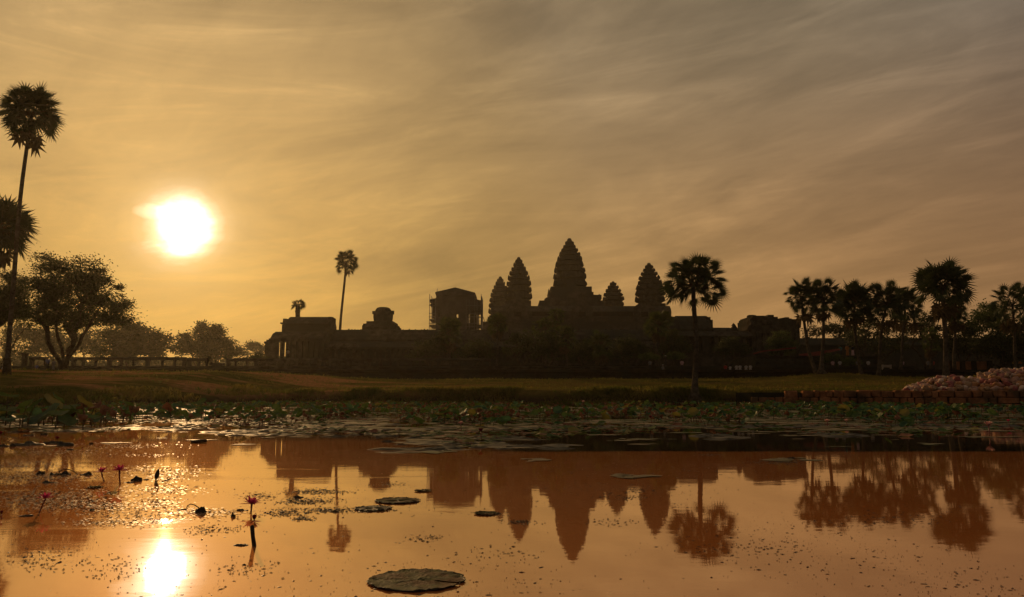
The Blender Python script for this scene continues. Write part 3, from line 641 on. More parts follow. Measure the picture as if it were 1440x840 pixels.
def tower(px, top, Y, halfpx, basepx, tiers):
    c = P(px, 425, Y); k = ppm(Y); m = MB(); z0, z1 = zz(basepx, Y), zz(top, Y)
    m.box(c.x - halfpx / k * .97, c.x + halfpx / k * .97, Y - halfpx / k * .97, Y + halfpx / k * .97, Z2(446) - 1, z0 + .3)
    zt, wt = tiered(m, c.x, Y, z0, z1, halfpx / k, TPROF, tiers, .085)
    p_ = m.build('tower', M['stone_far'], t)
    m = MB(); h = z1 - zt
    lathe(m, c.x, Y, [(wt * .84, zt - .15), (wt * .96, zt + h * .1), (wt * .80, zt + h * .28), (wt * .84, zt + h * .36), (wt * .64, zt + h * .6), (wt * .66, zt + h * .68), (wt * .46, zt + h * .95), (wt * .2, z1)], 14); subpart(m, 'finial', M['stone_far'], p_, t)
    m = MB()
    for sgn in (-1, 1):      # gabled false porches on the tower's lower storey
        pediment(m, c.x, Y - halfpx / k * 1.0, z0 - .2, halfpx / k * .42, (z1 - z0) * .16, .8)
        break
    subpart(m, 'pediment', M['stone_far'], p_, t)
tower(801.6, 335.3, Yc, 21.8, 409, 9)
tower(729.5, 361.8, YT + 7, 17.4, 426, 8)
tower(913.8, 370, YT + 7, 18.9, 430, 8)
tower(703.5, 389, YT + 58, 15.4, 446, 8)
tower(862.6, 395.8, YT + 58, 14, 434, 6)

# ------------------------------------------------------------------ right hand buildings
YR = 140.0
X3 = lambda px: xx(px, 470, YR); Z3 = lambda py: zz(py, YR)
t = empty('gabled_pavilion', (X3(978), YR, TZ1), 'stone pavilion with pale roof panel just right of the tall single palm', 'pavilion')
m = MB(); m.box(X3(930), X3(1050), YR - 4, YR + 8, TZ1, Z3(499)); m.box(X3(929), X3(1051), YR - 4.3, YR + 8.3, Z3(499) + .001, Z3(497)); m.build('plinth', M['stone'], t)
m = MB(); m.box(X3(952), X3(1048), YR + 1, YR + 2, Z3(497), Z3(470)); m.build('inner_wall', M['stone'], t)
for px in (955, 962, 985, 990, 1002, 1010, 1018, 1026, 1034, 1041):
    m = MB(); m.box(X3(px) - .3, X3(px) + .3, YR - 2.4, YR - 1.8, Z3(497) + .001, Z3(476)); m.box(X3(px) - .42, X3(px) + .42, YR - 2.5, YR - 1.7, Z3(478), Z3(475.9)); m.build('pillar', M['stone'], t)
m = MB(); m.prism([(YR - 2.8, Z3(476) + .003), (YR - 2.9, Z3(474)), (YR - 1.3, Z3(468)), (YR + 1.2, Z3(465)), (YR + 1.2, Z3(476) + .003)], 'x', X3(950), X3(1052)); m.build('lower_roof', M['stone'], t)
m = MB(); m.prism([(YR + .6, Z3(466)), (YR + .5, Z3(462)), (YR + 1.5, Z3(451)), (YR + 3.2, Z3(443)), (YR + 4.2, Z3(441.2)), (YR + 5.2, Z3(443)), (YR + 8, Z3(462)), (YR + 8, Z3(466))], 'x', X3(957), X3(1002))
m.prism([(YR + 1, Z3(461.9)), (YR + 2, Z3(450)), (YR + 4, Z3(445)), (YR + 6, Z3(450)), (YR + 7.5, Z3(461.9))], 'x', X3(944), X3(956.9)); m.box(X3(1001), X3(1005.4), YR + 1.2, YR + 7, Z3(464), Z3(449)); m.box(X3(998.5), X3(1004), YR + 2, YR + 6, Z3(449) + .002, Z3(444.5)); m.build('upper_roof', M['stone'], t)
m = MB(); m.prism([(YR + .7, Z3(468)), (YR + .7, Z3(465.5)), (YR + 2.2, Z3(460)), (YR + 4, Z3(458.3)), (YR + 6, Z3(460)), (YR + 7.6, Z3(468))], 'x', X3(1005.5), X3(1034)); m.build('side_roof', M['stone'], t)
m = MB(); pediment(m, X3(1037), YR + 2, Z3(468), 6 / ppm(YR), 12.5 / ppm(YR), 1.0)
c = X3(1036.5); m.add([(c - .4, YR + 1.7, Z3(457)), (c + .4, YR + 1.7, Z3(457)), (c + .4, YR + 2.3, Z3(457)), (c - .4, YR + 2.3, Z3(457)), (c, YR + 2, Z3(452.8))], [(0, 1, 4), (1, 2, 4), (2, 3, 4), (3, 0, 4)]); m.build('gable', M['stone'], t)
t = empty('ruined_pavilion', (X3(1086), YR, TZ1), 'ruined stone pavilion with crumbling broken roofline behind the round bush', 'pavilion')
m = MB(); m.box(X3(1052), X3(1119), YR - 2, YR + 8, TZ1, Z3(462)); m.build('wall', M['stone'], t)
m = MB()
for a, b, c, d in ((1050, 1058, 462, 458), (1054, 1090, 462, 447), (1056, 1066, 447, 445.2), (1077, 1085, 447, 444.2), (1088, 1112, 462, 450.5), (1094, 1103, 450.5, 448.6), (1110, 1119.6, 462, 450.2), (1104, 1111, 450.5, 449.4), (1052, 1056, 458, 450)):
    m.box(X3(a) + rnd.uniform(0, .05), X3(b) + rnd.uniform(0, .05), YR - 1.5 + rnd.uniform(-.3, .3), YR + 6.5 + rnd.uniform(-.3, .3), Z3(c) - .3, Z3(d))
for i in range(46):
    a = rnd.uniform(1051, 1119); top = 447 if 1054 < a < 1089 else (451 if a > 1089 else 459)
    m.rock((X3(a), YR - 1 + rnd.uniform(-.6, 3), Z3(top) + rnd.uniform(-1.2, .25)), (rnd.uniform(.3, .7), rnd.uniform(.4, .8), rnd.uniform(.25, .45)), rnd)
m.build('broken_roof', M['stone'], t)
for px in (1060, 1069, 1078, 1106, 1114):
    m = MB(); m.box(X3(px) - .35, X3(px) + .35, YR - 2.5, YR - 2.01, Z3(499), Z3(470)); m.build('pilaster', M['stone'], t)
YW = 178.0
t = empty('enclosure_gallery', (xx(1280, 480, YW), YW, TZ1), 'long low gallery wall with a level roof behind the row of palms', 'gallery')
a, b = xx(1118, 480, YW), xx(1560, 480, YW)
m = MB(); m.box(a, b, YW, YW + 6, TZ1, zz(487, YW)); m.build('wall', M['stone'], t)
m = MB(); zt = zz(474.5, YW); m.prism([(YW - .6, zz(487, YW) + .003), (YW - .6, zz(485, YW)), (YW + 1, zt - .6), (YW + 2.6, zt), (YW + 3.4, zt), (YW + 5, zt - .6), (YW + 6.6, zz(487, YW) + .003)], 'x', a, b); m.build('vault_roof', M['stone'], t)

# raised platform with red cloth, benches and hedge on the right
YQ = 116.0
X4 = lambda px: xx(px, 500, YQ); Z4 = lambda py: zz(py, YQ)
t = empty('stone_platform', (X4(1160), YQ, TZ1), 'raised dark stone platform carrying visitors behind the row of palms', 'platform')
m = MB(); m.prism([(YQ, TZ1 + .002), (YQ, Z4(512)), (YQ - .2, Z4(510)), (YQ - .2, Z4(506)), (YQ + .15, Z4(505)), (YQ + .15, Z4(503)), (YQ - .15, Z4(502)), (YQ - .15, Z4(500.5)), (YQ + 14, Z4(500.5)), (YQ + 14, TZ1 + .002)], 'x', X4(1062), X4(1238)); m.build('moulded_wall', M['stone'], t)
for px in range(1070, 1236, 14):
    m = MB(); m.box(X4(px) - .3, X4(px) + .3, YQ - .32, YQ - .201, TZ1 + .01, Z4(510)); m.build('pilaster', M['stone'], t)
m = MB(); pts = [(1058, 497), (1068, 494), (1080, 492.3), (1093, 491.3), (1104, 490), (1118, 488.6)]
for (p0, q0), (p1, q1) in zip(pts, pts[1:]):
    m.add([(X4(p0), YQ - .5, Z4(q0)), (X4(p1), YQ - .5, Z4(q1)), (X4(p1), YQ - .56, Z4(q1 + 2.0)), (X4(p0), YQ - .56, Z4(q0 + 2.0)),
           (X4(p0), YQ - .46, Z4(q0)), (X4(p1), YQ - .46, Z4(q1)), (X4(p1), YQ - .52, Z4(q1 + 2.0)), (X4(p0), YQ - .52, Z4(q0 + 2.0))],
          [(3, 2, 1, 0), (4, 5, 6, 7), (0, 1, 5, 4), (2, 3, 7, 6)])
tag(m.build('cloth_banner', M['redcloth'], origin=(X4(1090), YQ - .5, Z4(492))), 'thin red cloth strip sagging in front of the ruined pavilion', 'cloth')
m = MB(); pts = [(1122, 498.5, 2), (1136, 496.5, 4.5), (1150, 494.5, 6), (1162, 493, 4), (1180, 490.5, 2)]
for (p0, q0, h0), (p1, q1, h1) in zip(pts, pts[1:]):
    m.add([(X4(p0), YQ - .4, Z4(q0)), (X4(p1), YQ - .4, Z4(q1)), (X4(p1), YQ - .7, Z4(q1 + h1)), (X4(p0), YQ - .7, Z4(q0 + h0)),
           (X4(p0), YQ - .36, Z4(q0)), (X4(p1), YQ - .36, Z4(q1)), (X4(p1), YQ - .66, Z4(q1 + h1)), (X4(p0), YQ - .66, Z4(q0 + h0))],
          [(3, 2, 1, 0), (4, 5, 6, 7), (0, 1, 5, 4), (2, 3, 7, 6)])
tag(m.build('cloth_banner', M['redcloth'], origin=(X4(1150), YQ - .4, Z4(494))), 'wider red cloth hung behind the first two palm trunks of the row', 'cloth')
# white framed board / altar
Yb = 106.0; c = P(1247, 518, Yb)
t = empty('notice_board', (c.x, Yb, TZ1), 'pale square board on two legs between palm trunks', 'notice board')
k = ppm(Yb)
m = MB(); m.box(c.x - 5 / k, c.x + 5.5 / k, Yb - .06, Yb + .06, zz(517, Yb), zz(513.3, Yb)); m.build('panel', M['board'], t)
for s_ in (-1, 1):
    m = MB(); x = c.x + s_ * 5.6 / k; m.box(x - .1, x + .1, Yb - .1, Yb + .1, TZ1, zz(513, Yb)); m.build('leg', M['board'], t)
m = MB(); m.box(c.x - 6 / k, c.x + 6.5 / k, Yb - .5, Yb + .5, TZ1 + .02, TZ1 + .32); m.build('base', M['stone'], t)
# low dark wall / stall front on the far right
Yl = 108.0
t = empty('stone_wall', (xx(1365, 512, Yl), Yl, TZ1), 'low reddish stone parapet behind the heap of sacks', 'wall')
m = MB(); m.box(xx(1335, 512, Yl), xx(1394, 512, Yl), Yl, Yl + .8, TZ1, zz(508.5, Yl)); m.build('parapet', M['laterite'], t)
for px in (1338, 1353, 1369, 1391):
    m = MB(); m.box(xx(px, 512, Yl) - .35, xx(px, 512, Yl) + .35, Yl - .18, Yl - .001, TZ1, zz(507.5, Yl)); m.build('pier', M['laterite_dark'], t)
t = empty('stone_bench', (xx(1410, 514, Yl), Yl, TZ1), 'long flat stone slab bench under the two people in yellow', 'bench')
m = MB(); m.box(xx(1396, 512, Yl), xx(1460, 512, Yl), Yl - .3, Yl + .6, zz(514.4, Yl), zz(512, Yl)); m.build('slab', M['stone'], t)
for px in (1409, 1428, 1450):
    m = MB(); m.box(xx(px, 512, Yl) - .3, xx(px, 512, Yl) + .3, Yl - .2, Yl + .5, TZ1, zz(514.4, Yl) - .002); m.build('leg', M['stone'], t)

# ------------------------------------------------------------------ palms
def fan_leaf(m, origin, d, L_, rad, rnd, seg=13, droop=0.0, fold=0.35):
    """one palmate leaf: bent petiole is returned as points, blade goes into m"""
    d = d.normalized(); side = d.cross(Vector((0, 0, 1)))
    if side.length < .1: side = Vector((rnd.uniform(-1, 1), rnd.uniform(-1, 1), 0))
    side.normalize()
    p0 = origin; p2 = origin + d * L_ + Vector((0, 0, -droop * L_ * .5)); p1 = origin + d * L_ * .55
    fwd = (p2 - p1).normalized(); side = (side - fwd * side.dot(fwd)).normalized(); up = side.cross(fwd)
    roll = rnd.uniform(-1.25, 1.25); side = side * math.cos(roll) + up * math.sin(roll); up = side.cross(fwd)
    span = R(rnd.uniform(125, 150)); base = len(m.v); m.v.append(p2)
    n = seg
    for i in range(n * 2 + 1):
        a = -span + 2 * span * i / (2 * n); tip = i % 2 == 1
        r_ = rad * (rnd.uniform(.88, 1.06) if tip else .40) * (1 - .18 * abs(a) / span)
        q = fwd * math.cos(a) + side * math.sin(a)
        lift = fold * abs(math.sin(a)) * r_ * .5 - (droop * .38 * r_ * r_ / rad if tip else droop * .1 * r_)
        m.v.append(p2 + q * r_ + up * lift + Vector((0, 0, -.12 * r_ if tip else 0)))
    for i in range(n):
        k = base + 1 + i * 2; m.f.append((base, k, k + 1, k + 2))
    return [p0, p1, p2]
def palm(label, base, Y, crown, rx, ry, seed, leaves=46, flare=1.0, group='sugar palms round the pond and temple', bend=0.0, dry=6, low=-0.75, tr=None, zb=None, gap=1.0, mat='palmleaf'):
    rnd = random.Random(seed)
    b = P(base[0], base[1], Y)
    if zb is None: zb = ground_h(b.x, Y) - .1
    b.z = zb
    c = P(crown[0], crown[1], Y); k = ppm(Y); rx, ry = rx / k, ry / k
    t = empty('palm_tree', tuple(b), label, 'palm tree', group)
    hub = c + Vector((0, 0, -ry * .12)); r0 = tr or .20
    pts = []; rads = []; n = 12
    for i in range(n + 1):
        f = i / n; p = b.lerp(hub, f); p.x += bend * math.sin(math.pi * f); p.x += .05 * math.sin(f * 9 + seed)
        pts.append(p); rads.append(r0 * (1 - .30 * f) * (1 + flare * .9 * math.exp(-f * (hub - b).length / .55)))
    m = MB(); m.tube(pts, rads, 9); m.build('trunk', M['palmtrunk'], t, smooth=True)
    m = MB(); st = MB()
    S = 1.0
    for i in range(leaves):
        f = (i + .5) / leaves; z = .94 + (low - .94) * f; az = i * 2.39996 + rnd.uniform(-.3, .3)
        q = math.sqrt(max(0, 1 - z * z)); d = Vector((q * math.cos(az), q * math.sin(az), z))
        e = Vector((d.x * rx, d.y * rx, d.z * ry)); rr = e.length * (1 + .06 * noise.noise((d.x * 1.6 + seed, d.y * 1.6, d.z * 1.6)))
        rad = (.33 + .06 * (seed % 3)) * rr * rnd.uniform(.82, 1.14) if rr > 0 else 1
        L_ = (rr - rad * .82) * rnd.choice((.5, .7, .85, .95, 1.0, 1.05))
        droop = .06 if z > .2 else (.14 if z > -.3 else .25)
        pp = fan_leaf(m, c, e.normalized(), L_, rad * gap, rnd, 17 if rx > 1.5 else 11, droop)
        st.tube([c + Vector((0, 0, -ry * .1)), pp[1], pp[2]], [.035, .028, .02], 3, False)
    for i in range(int(leaves * .35)):       # inner young leaves
        d = Vector((rnd.gauss(0, 1), rnd.gauss(0, 1), rnd.gauss(.5, .8))).normalized()
        e = Vector((d.x * rx, d.y * rx, d.z * ry)) * .5
        fan_leaf(m, c, e.normalized(), e.length * .7, .34 * e.length * 2 * .7, rnd, 9, .1)
    m.build('crown', M[mat], t); st.build('leaf_stalk', M['palmdry'], t)
    if dry:
        m = MB()
        for i in range(dry):
            az = rnd.uniform(0, 6.28); d = Vector((math.cos(az) * .55, math.sin(az) * .55, -1))
            fan_leaf(m, hub, d, ry * rnd.uniform(.4, .62), ry * .38, rnd, 8, .9)
        m.build('dry_skirt', M['palmdry'], t)
    return t
palm('tallest sugar palm leaning in at the left edge, crown high above the sun', (10, 527), 62, (44, 157), 47, 50, 11, 68, bend=-.25, gap=1.0)
palm('shorter sugar palm half cut by the left edge, crown below the tallest one', (-14, 528), 66, (3, 320), 47, 54, 17, 96)
palm('thin lone palm with a small round crown above the gallery roof', (476, 500), 178, (487, 368.5), 18.5, 21, 13, 60, flare=.2, dry=3, tr=.36, zb=4.0, bend=-.3)
palm('small ragged palm poking up behind the flat roof of the corner pavilion', (419, 470), 166, (419, 429), 12, 9.5, 14, 26, dry=5, low=-.5, tr=.7, zb=6.0, gap=1.1)
palm('single broad palm on the grass before the right temple tower', (977, 551), 60, (975, 398), 49, 50, 16, 70, flare=2.3, dry=0, bend=.12, low=-.62, gap=.98, tr=.24)
R_ = 'row of sugar palms on the right bank'
palm('first palm from the left in the right bank row, trunk leaning left', (1149, 532), 87, (1128, 418), 26, 33, 21, 70, bend=-.4, group=R_)
palm('second palm of the right bank row, straight trunk with a swollen foot', (1156, 534), 84.5, (1159, 418), 27, 33, 22, 70, flare=2.5, group=R_)
palm('third palm of the right bank row, pale slightly bent trunk', (1213, 532), 88, (1201, 424), 31, 36, 23, 72, bend=-.3, group=R_)
palm('fourth palm of the right bank row, trunk curving to the right at the top', (1236, 533), 86, (1246, 424), 34, 38, 24, 74, bend=-.25, group=R_)
palm('slimmer palm behind the fourth palm of the row', (1266, 515), 104, (1272, 430), 27, 34, 25, 68, group=R_, zb=4)
palm('palm with a large open crown above the heap of sacks', (1331, 530), 76, (1326, 400), 44, 44, 29, 58, dry=12, low=-.55, group=R_, tr=.27)
palm('dense palm at the far right edge above the people in yellow', (1428, 522), 96, (1424, 426), 31, 37, 27, 46, group=R_)
palm('palm half cut by the right edge of the picture', (1462, 522), 92, (1462, 428), 34, 40, 28, 40, group=R_)
T_ = 'palms standing in front of the temple'
for i, (bx_, by_, cx2, cy2, rx, ry, Y, lab) in enumerate([
    (633, 512, 631, 466, 23, 26, 128, 'palm in front of the scaffolded tower'),
    (699, 508, 700, 455, 18, 19, 130, 'palm with spiky crown between the scaffolded tower and the left towers'),
    (767, 510, 767, 460, 22, 22, 134, 'dim palm before the pyramid between the left towers and the middle tower'),
    (797, 510, 795, 473, 20, 21, 124, 'low round palm right below the middle tower'),
    (846, 512, 845, 484, 21, 24, 122, 'low mop headed palm below the smallest tower'),
    (783, 510, 782, 445, 14, 15, 140, 'higher palm top showing just under the base of the middle tower'),
    (922, 512, 926, 455, 25, 24, 122, 'palm with drooping dry leaves at the foot of the right tower'),
    (1342, 520, 1343, 436, 19, 26, 100, 'smaller palm partly hidden by the open crowned palm'),
    (1310, 520, 1309, 478, 14, 22, 98, 'low palm left of the open crowned palm trunk')]):
    palm(lab, (bx_, by_), Y, (cx2, cy2), rx, ry, 40 + i, 54, flare=.4, dry=14, low=-.85, group=T_, zb=TZ2 if Y > 112 else TZ1, tr=.22, mat='palmleaf_pale')

# ------------------------------------------------------------------ broadleaf trees
def tree(name, label, base, Y, blobs, seed, leaf=.3, clumps=60, per=60, stems=1, r0=.3, zb=None, mat='leaf', group='trees round the temple', fork=.25, spread=.55, cl=.8, cat='tree'):
    rnd = random.Random(seed); b = P(base[0], base[1], Y)
    b.z = ground_h(b.x, Y) - .1 if zb is None else zb
    k = ppm(Y); t = empty(name, tuple(b), label, cat, group)
    cents = []; area = sum(q[2] * q[3] for q in blobs)
    for (px, py, rx, ry) in blobs:
        c = P(px, py, Y); n = max(2, int(clumps * rx * ry / area)); dz = rnd.uniform(-.3, .3) * rx / k
        for i in range(n):
            d = Vector((rnd.gauss(0, 1), rnd.gauss(0, 1), rnd.gauss(0, 1))).normalized() * rnd.uniform(.25, 1) ** .45
            cents.append(Vector((c.x + d.x * rx / k * .9, c.y + dz + d.y * rx / k * .85, c.z + d.z * ry / k * .9)))
    # skeleton: stems first, then every clump is tied to the nearest node that lies nearer the foot
    nodes = [b.copy()]; par = [-1]
    top = sum((c for c in cents), Vector()) / len(cents); H = top.z - b.z
    for s_ in range(stems):
        an = 6.28 * s_ / stems + rnd.uniform(-.4, .4); p = 0
        lean = (.10 + .32 * (stems > 1)) * H
        tgt = Vector((b.x + (top.x - b.x) * .7 + math.cos(an) * lean, b.y + math.sin(an) * lean * .7, b.z + H * rnd.uniform(.7, .9)))
        for i in range(1, 7):
            f = i / 6; q = b.lerp(tgt, f); q.z = b.z + (tgt.z - b.z) * f ** .85
            q += Vector((rnd.uniform(-1, 1), rnd.uniform(-1, 1), 0)) * .04 * H * (f < 1)
            nodes.append(q); par.append(p); p = len(nodes) - 1
    first = len(nodes)
    for c in sorted(cents, key=lambda c: (c - b).length):
        best = min(range(1, len(nodes)), key=lambda i: (nodes[i] - c).length + (.6 * max(0, nodes[i].z - c.z + .2 * (c - nodes[i]).length)) + (0 if (nodes[i] - b).length < (c - b).length else 5))
        a = nodes[best]; p = best; dist = (c - a).length; n = 3 if dist > 2 * cl else 2
        for i in range(1, n + 1):
            f = i / n; q = a.lerp(c, f) + Vector((rnd.uniform(-1, 1), rnd.uniform(-1, 1), rnd.uniform(-.4, 1))) * .07 * dist * (i < n)
            nodes.append(q); par.append(p); p = len(nodes) - 1
    cnt = [0] * len(nodes); kids = [0] * len(nodes)
    for i in range(len(nodes) - 1, 0, -1):
        cnt[i] = max(cnt[i], 1); cnt[par[i]] += cnt[i]; kids[par[i]] += 1
    m = MB(); mx = max(cnt[0], 1)
    rad = [max(.022, r0 * (c_ / mx) ** .46) for c_ in cnt]
    for i in range(1, len(nodes)):
        p = par[i]; ra = rad[p] if p else rad[i] * 1.5
        m.tube([nodes[p], nodes[i]], [min(ra, rad[i] * 1.5), rad[i]], 6 if rad[i] > .08 else 4, False)
    m.build('trunk', M['bark'], t, smooth=True)
    m = MB()
    for c in cents:
        s_ = cl * rnd.uniform(.55, 1.3); n = int(per * rnd.choice((.35, .7, 1.0, 1.5)))
        for i in range(n):
            d = Vector((rnd.gauss(0, 1), rnd.gauss(0, 1), rnd.gauss(0, .62))) * s_ * .55; p = c + d
            a = Vector((rnd.gauss(0, 1), rnd.gauss(0, 1), rnd.gauss(0, .6))).normalized(); bb = a.cross(Vector((rnd.gauss(0, 1), rnd.gauss(0, 1), rnd.gauss(0, 1))))
            if bb.length < 1e-3: continue
            bb.normalize(); l_ = leaf * rnd.uniform(.6, 1.25)
            m.add([p - a * l_ * .5, p + bb * l_ * .24, p + a * l_ * .5, p - bb * l_ * .24], [(0, 1, 2, 3)])
    m.build('crown', M[mat], t)
    return t
tree('spreading_tree', 'spreading many stemmed tree below the sun on the left bank', (90, 527), 82, [(76, 392, 36, 30), (110, 383, 34, 22), (132, 403, 36, 26), (100, 420, 44, 26), (150, 435, 30, 22), (70, 432, 28, 26), (172, 445, 16, 12), (60, 372, 18, 14), (95, 452, 40, 12), (128, 450, 36, 13), (60, 452, 30, 14), (165, 428, 20, 16)], 3, .27, 260, 150, 5, .42, cl=1.0)
tree('broadleaf_tree', 'dark dense tree at the left edge behind the tall palm trunk', (-6, 528), 92, [(8, 408, 30, 30), (25, 422, 22, 30), (-10, 430, 30, 40), (14, 440, 28, 18)], 5, .28, 130, 170, 2, .35, cl=1.0)
tree('broadleaf_tree', 'hazy low trees beyond the terrace just right of the spreading tree', (196, 520), 205, [(180, 470, 26, 18), (205, 478, 26, 18), (228, 490, 18, 14), (165, 485, 20, 18), (190, 495, 40, 14), (172, 457, 8, 7), (188, 462, 9, 5), (216, 466, 8, 6), (236, 480, 7, 6), (150, 475, 12, 10)], 6, .8, 150, 120, 2, .4, zb=3, cl=2.1)
tree('broadleaf_tree', 'hazy round topped tree beyond the stone balustrade, midway to the pavilion', (290, 520), 235, [(293, 472, 22, 15), (283, 480, 30, 14), (310, 490, 26, 13), (262, 488, 20, 10), (292, 495, 42, 12), (281, 458.5, 6, 4), (262, 474, 9, 5), (300, 462, 9, 6), (320, 483, 9, 5), (255, 480, 7, 5), (330, 492, 9, 5)], 7, .8, 150, 120, 2, .4, zb=3, cl=2.1)
tree('umbrella_tree', 'pale flat topped tree far off beside the porch of the pavilion', (358, 512), 330, [(358, 486, 15, 3.6), (360, 492, 16, 6), (345, 496, 8, 5), (374, 494, 8, 7)], 8, .8, 60, 50, 2, .4, zb=3, cl=1.7)
tree('broadleaf_tree', 'far misty tree line seen under the spreading tree', (110, 518), 260, [(60, 478, 30, 22), (95, 488, 30, 20), (130, 482, 30, 24), (30, 480, 30, 26), (340, 498, 12, 8)], 9, .9, 150, 110, 3, .4, zb=3, cl=2.6)
m = MB(); rw = random.Random(66)
for i in range(20000):
    x = rw.uniform(-330, -60); Y = 330 + rw.uniform(-22, 22); hgt_ = 13 + 5 * noise.noise((x * .04, 1.0, 0)) + 3 * noise.noise((x * .13, 2.0, 0)); z = 3 + hgt_ * rw.random() ** 1.2
    p = Vector((x, Y, z)); a_ = Vector((rw.gauss(0, 1), rw.gauss(0, 1), rw.gauss(0, .7))).normalized(); b_ = a_.cross(Vector((rw.gauss(0, 1), rw.gauss(0, 1), rw.gauss(0, 1)))).normalized(); l_ = rw.uniform(1.4, 3.2)
    m.add([p - a_ * l_ * .5, p + b_ * l_ * .3, p + a_ * l_ * .5, p - b_ * l_ * .3], [(0, 1, 2, 3)])
tag(m.build('far_woods', M['leaf']), 'low misty wood on the far left horizon', 'wood', kind='stuff')
tree('bush', 'small dark bush on the terrace left of the pavilion porch', (361, 512), 130, [(361, 500, 10, 5), (356, 503, 7, 3), (367, 503, 7, 4)], 10, .3, 30, 50, 2, .1, zb=TZ2, cl=.5, cat='bush')
tree('broadleaf_tree', 'feathery tree behind the low gallery between the first palms of the row', (1172, 500), 200, [(1172, 463, 22, 8), (1150, 466, 16, 7), (1190, 470, 20, 12), (1134, 476, 8, 4)], 11, .6, 70, 60, 2, .4, zb=4, cl=1.6)
tree('broadleaf_tree', 'dark tree mass behind the third and fourth palm trunks', (1225, 505), 150, [(1225, 462, 26, 14), (1255, 470, 24, 12), (1205, 478, 18, 12), (1245, 486, 36, 12)], 12, .45, 110, 70, 2, .35, zb=TZ1, cl=1.2)
tree('broadleaf_tree', 'small tufted tree between the row of palms and the open crowned palm', (1301, 520), 112, [(1296, 462, 15, 9), (1305, 448, 11, 9), (1312, 466, 12, 10), (1292, 475, 10, 5)], 13, .34, 60, 60, 2, .2, zb=TZ1, cl=.75)
tree('broadleaf_tree', 'bright green leafy tree right of the open crowned palm', (1384, 520), 118, [(1385, 440, 27, 17), (1368, 452, 24, 16), (1402, 452, 22, 20), (1385, 465, 34, 18)], 14, .36, 150, 70, 3, .3, zb=TZ1, mat='leaf_light', cl=.95)
tree('broadleaf_tree', 'dark leafy tree in front of the far right palms', (1412, 522), 104, [(1412, 470, 22, 20), (1436, 478, 20, 26), (1392, 486, 24, 16), (1425, 495, 30, 14)], 15, .34, 130, 70, 3, .25, zb=TZ1, cl=.85)
tree('broadleaf_tree', 'shadowy low tree between the open crowned palm and the bright green tree', (1352, 522), 110, [(1350, 470, 22, 18), (1335, 486, 20, 14), (1368, 490, 20, 14)], 16, .34, 90, 70, 3, .2, zb=TZ1, cl=.85)
for i_, (lab_, base_, Y_, blobs_) in enumerate([
    ('dark low tree beside the palm before the scaffolded tower', (606, 512), 128, [(600, 490, 20, 12), (615, 484, 16, 12), (590, 500, 22, 8)]),
    ('dark low tree between the scaffolded tower and the spiky palm', (668, 512), 129, [(664, 487, 20, 13), (680, 494, 18, 12), (655, 499, 22, 9)]),
    ('rounded dark tree below the left pair of towers', (735, 512), 127, [(735, 478, 20, 16), (722, 488, 18, 13), (748, 490, 18, 13)]),
    ('broad dark tree left of the low round palm under the middle tower', (770, 512), 126, [(766, 484, 20, 18), (780, 494, 20, 14)]),
    ('dark tree between the low round palm and the mop headed palm', (820, 512), 127, [(820, 490, 18, 13), (832, 498, 16, 10), (808, 500, 16, 9)]),
    ('dark tree between the mop headed palm and the dry leaved palm', (882, 512), 126, [(880, 484, 20, 14), (895, 492, 18, 12), (868, 498, 18, 9)]),
    ('dark tree at the right foot of the dry leaved palm', (942, 512), 126, [(944, 478, 16, 16), (955, 490, 16, 12), (935, 492, 14, 10)]),
    ('dark bushy tree before the gabled pavilion columns', (1022, 512), 124, [(1018, 489, 14, 10), (1030, 486, 13, 13), (1044, 492, 14, 10)])]):
    tree('broadleaf_tree', lab_, base_, Y_, blobs_, 200 + i_, .34, 80, 75, 2, .22, zb=TZ2, cl=.8)
tree('round_bush', 'round clipped green bush before the ruined pavilion', (1098, 503), 117.5, [(1098, 478, 18, 14), (1091, 486, 14, 10), (1105, 485, 15, 11), (1098, 494, 18, 8)], 17, .22, 150, 70, 4, .2, zb=6.5, mat='leaf_light', cl=.55, cat='bush')
tree('clipped_shrub', 'left of two dim umbrella shaped shrubs by the seated person', (911, 522), 114, [(911, 501, 15, 4), (905, 503, 10, 4), (918, 503, 10, 4)], 18, .2, 60, 60, 4, .1, zb=TZ2, mat='leaf_light', cl=.4, cat='bush')
tree('clipped_shrub', 'right of two dim umbrella shaped shrubs by the seated person', (949, 522), 114, [(949, 499, 15, 4), (942, 502, 10, 4), (956, 502, 10, 4)], 19, .2, 60, 60, 4, .1, zb=TZ2, mat='leaf_light', cl=.4, cat='bush')
tree('clipped_shrub', 'bright green shrub beside the wide red cloth', (1170, 520), 113, [(1166, 501, 8, 5), (1174, 503, 10, 6), (1162, 506, 8, 5)], 20, .2, 50, 60, 3, .1, zb=TZ1, mat='leaf_light', cl=.4, cat='bush')
tree('clipped_shrub', 'low green shrub under the standing visitors', (1196, 522), 112, [(1194, 508, 12, 5), (1204, 510, 9, 6), (1186, 512, 10, 5)], 30, .2, 50, 60, 3, .1, zb=TZ1, mat='leaf_light', cl=.4, cat='bush')

